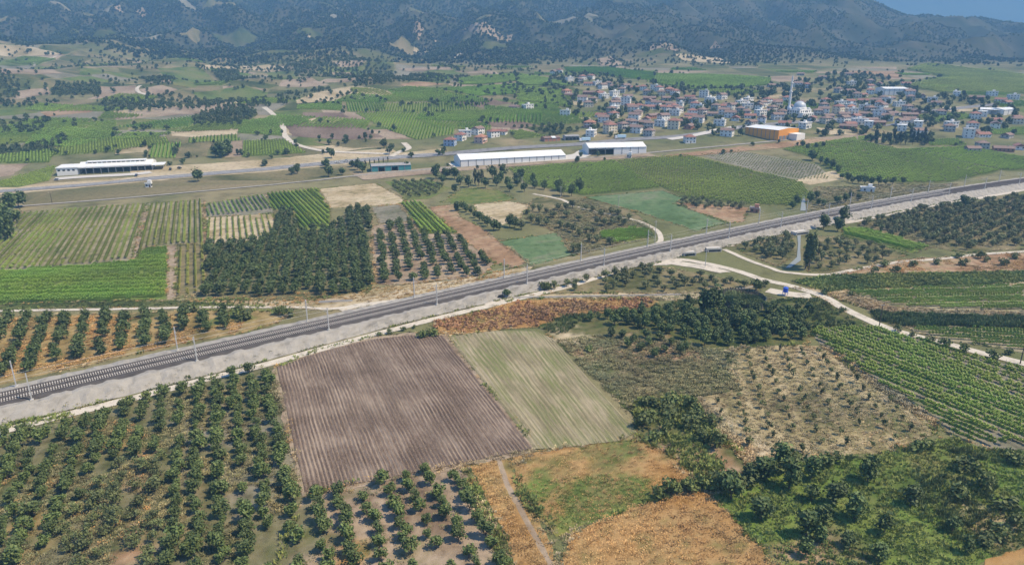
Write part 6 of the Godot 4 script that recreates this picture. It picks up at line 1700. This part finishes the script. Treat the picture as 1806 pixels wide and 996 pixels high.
	while sr < 560.0:
		var p := rail_at(sr) + rail_side(sr) * (foot(sr) + 0.3 + rng.randf_range(-0.6, 0.6))
		if n3.get_noise_2d(sr * 1.5, 3.0) > -0.1: (lo if rng.randf() < 0.6 else lgr).append(xf(p, rng.randf_range(0.5, 1.3)))
		p = rail_at(sr) + rail_side(sr) * rng.randf_range(8.0, foot(sr))
		if rng.randf() < 0.25: lo.append(Transform3D(Basis.IDENTITY.scaled(Vector3.ONE * rng.randf_range(0.4, 1.1)), Vector3(p.x, (foot(sr) - (p - rail_at(sr)).length()) * 3.3 / (foot(sr) - 7.0), p.y)))
		sr += 0.5
	for q in [[gold, lg, "dry_grass", "dry golden grass tufts on the fields and banks"], [pale, lp, "straw_grass", "pale straw grass fringing the young plantation and verges"], [green, lgr, "green_weeds", "lush green weeds and grass tufts"], [olive, lo, "low_weeds", "low dull weeds under the orchards"], [reed, lr, "reeds", "tall green reeds in damp ground"], [rust, lru, "dead_scrub", "orange dead scrub below the railway road"]]:
		var cols := PackedColorArray()
		for t in q[1]:
			var p: Vector3 = t.origin
			var w: float = 0.85 + rng.randf_range(-0.2, 0.2) + n3.get_noise_2d(p.x * 1.7, p.z * 1.7) * 0.45
			var dry: float = n3.get_noise_2d(p.x * 1.1 + 200.0, p.z * 1.1) * 0.5
			cols.append(Color(clampf(w * (1.0 + dry * 0.6), 0.3, 1.4), clampf(w * (1.0 + dry * 0.2), 0.3, 1.4), clampf(w, 0.3, 1.4)))
		var o := scatter(numbered(q[2]), q[0], blade, q[1], self, cols)
		tag(o, q[3], "scrub" if q[2] == "dead_scrub" else "grass", "", "stuff")

func small_things() -> void:
	var p := gp(881, 527)
	car("car", "dark car parked beside the round tree on the dirt road", p + Vector3(0, 0.25, 0), 0.4, Color(0.02, 0.025, 0.04))
	var h := gp(595, 288)
	car("car", "white car driving on the highway", h + Vector3(0, 0.6, 0), 0.3, Color(0.75, 0.75, 0.75))
	h = gp(610, 285.5)
	car("car", "light grey van driving behind the white car", h + Vector3(0, 0.6, 0), 0.3, Color(0.55, 0.56, 0.58))
	truck("truck", "white truck with pale blue cargo box behind the warehouses", gp(1031, 250) + Vector3(0, 0.6, 0), 0.2, Color(0.7, 0.72, 0.75), Color(0.45, 0.62, 0.72))
	truck("truck", "red truck parked near the village street", gp(1094, 245) + Vector3(0, 0.6, 0), 0.15, Color(0.5, 0.04, 0.05), Color(0.48, 0.05, 0.06))
	for q in [[300, 300, Color(0.03, 0.03, 0.035)], [316, 298, Color(0.02, 0.02, 0.025)], [240, 311, Color(0.05, 0.06, 0.1)], [100, 319, Color(0.3, 0.32, 0.34)]]:
		car("car", {300: "black car on the dry ground beside the white depot", 316: "dark car further along the dry ground beside the depot", 240: "dark blue car before the depot's open bays", 100: "silver car beside the depot's office"}[q[0]], gp(q[0], q[1]) + Vector3(0, 0.5, 0), rng.randf() * 3.0, q[2])
	# blue water tank on legs
	var at := gp(1385, 521)
	var o := thing("water_tank", "blue water tank standing on a steel frame in the dusty yard", "water tank", at, 0.3)
	var st := newst()
	add_lathe(st, Vector3(0, 1.7, 0), [Vector2(0.05, 0), Vector2(1.0, 0), Vector2(1.08, 0.1), Vector2(1.05, 0.9), Vector2(1.08, 1.7), Vector2(0.95, 1.95), Vector2(0.35, 2.15), Vector2(0.05, 2.15)], 18)
	part("tank", st.commit(), mats["tank_blue"], o)
	for x in [-0.75, 0.75]:
		for z in [-0.75, 0.75]: part("leg", cbox(Vector3(0, 0.85, 0), Vector3(0.14, 1.75, 0.14)), mats["tank_blue"], o, Vector3(x, 0, z))
	part("platform", cbox(Vector3(0, 1.62, 0), Vector3(2.0, 0.14, 2.0)), mats["steel"], o)
	for z in [-0.75, 0.75]:
		st = newst()
		add_tube(st, Vector3(-0.75, 0.1, z), Vector3(0.75, 1.5, z), 0.04, 0.04, 5)
		part("brace", st.commit(), mats["tank_blue"], o)
	# round reservoir fenced with upright dark slats
	at = gp(1306, 534)
	o = thing("round_reservoir", "round reservoir ringed by upright dark slats beside the tall trees", "reservoir", at, 0.0)
	st = newst()
	add_lathe(st, Vector3.ZERO, [Vector2(0.1, 0.5), Vector2(9.4, 0.5)], 32)
	part("water", st.commit(), mats["water"], o)
	st = newst()
	add_lathe(st, Vector3.ZERO, [Vector2(9.4, 0.0), Vector2(9.4, 1.0), Vector2(9.8, 1.0), Vector2(9.8, 0.0)], 40)
	part("basin_wall", st.commit(), mats["concrete"], o)
	var slat := [cbox(Vector3(0, 1.7, 0), Vector3(0.5, 3.4, 0.08)), cbox(Vector3(0, 1.55, 0), Vector3(0.44, 3.1, 0.08))]
	var sm := [skin("slat_dark", Color(0.035, 0.05, 0.045), 0.6, 1.0), skin("slat_pale", Color(0.28, 0.29, 0.27), 0.6, 1.0)]
	for k in 110:
		var a := TAU * k / 110.0
		var s := part("slat", slat[k % 2], sm[1 if (a < 0.9 and rng.randf() < 0.5) else 0], o, Vector3(cos(a) * 10.1, rng.randf_range(-0.25, 0.1), sin(a) * 10.1))
		s.rotation.y = PI * 0.5 - a + rng.randf_range(-0.15, 0.15)
	var inner := []
	for k in 420:
		var r := sqrt(rng.randf()) * 8.8
		var a := rng.randf() * TAU
		inner.append(Transform3D(Basis(Vector3.UP, a).scaled(Vector3.ONE * rng.randf_range(0.7, 1.15)), Vector3(cos(a) * r, 0.4, sin(a) * r)))
	scatter("reeds", clump_mesh(22, 2.2, 0.8, Color(0.05, 0.08, 0.025), Color(0.13, 0.17, 0.06)), mats["blade"], inner, o)
	# culverts and channels of concrete
	var cul := func(ax: float, ay: float, bx: float, by: float, label: String) -> void:
		var a := gp(ax, ay)
		var b := gp(bx, by)
		var t := thing("culvert", label, "culvert", (a + b) * 0.5, atan2(-(b - a).z, (b - a).x), "concrete culverts beside the railway")
		var l := a.distance_to(b)
		part("deck", cbox(Vector3(0, 1.55, 0), Vector3(l, 0.4, 4.5)), mats["concrete"], t)
		part("parapet", cbox(Vector3(0, 2.0, 2.1), Vector3(l, 0.5, 0.25)), mats["concrete"], t)
		for x in [-0.5, 0.5]: part("abutment", cbox(Vector3(x * (l - 0.5), 0.6, 0), Vector3(0.5, 1.5, 4.3)), mats["concrete"], t)
		part("bed", cbox(Vector3(0, -0.02, 0), Vector3(l - 1.0, 0.12, 4.2)), mats["concrete"], t)
	cul.call(1203, 450, 1225, 449, "small concrete culvert mouth below the railway road")
	cul.call(1246, 443, 1270, 442, "wider pale concrete culvert beside the small one")
	cul.call(1400, 414, 1422, 411, "concrete canal culvert under the dirt road")
	for q in [[562, 534, 621, 531, 0.7, "low concrete channel wall beside the sandy strip"], [905, 525.5, 1201, 520, 0.4, "long thin concrete irrigation channel between scrub and olives"], [1285, 513, 1330, 506, 0.4, "short concrete irrigation channel by the white road"]]:
		var a := gp(q[0], q[1])
		var b := gp(q[2], q[3])
		var t := thing("irrigation_channel", q[5], "channel", a, atan2(-(b - a).z, (b - a).x))
		var l := a.distance_to(b)
		for z in [-0.45, 0.45]: part("side_wall", cbox(Vector3(l * 0.5, q[4] * 0.5, 0), Vector3(l, q[4], 0.14)), mats["concrete"], t, Vector3(0, 0, z))
		part("bed", cbox(Vector3(l * 0.5, 0.06, 0), Vector3(l, 0.1, 0.74)), bark, t)
	utility_pole(1551, 577, 9.5, true, "dark wooden utility pole beside the white road at the vineyard corner")
	utility_pole(1800, 642, 11.0, true, "dark wooden utility pole at the far end of the white road")
	utility_pole(1155, 430, 13.0, false, "tall pale pole beside the level crossing")
	utility_pole(1244, 471, 9.0, false, "pale pole between the culvert and the olive strip")
	utility_pole(989, 349, 8.5, false, "pale pole on the dirt track among the trees")
	utility_pole(921, 330, 8.0, false, "pale pole in the tree belt below the long warehouse")
	utility_pole(1091, 366, 8.0, false, "pale pole on the edge of the vegetable field")
	utility_pole(833, 322, 9.0, false, "pale pole before the long warehouse")
	utility_pole(686, 279, 9.0, false, "pale pole beside the highway above the workshop")
	utility_pole(91, 358, 8.0, true, "dark pole beside the old road")
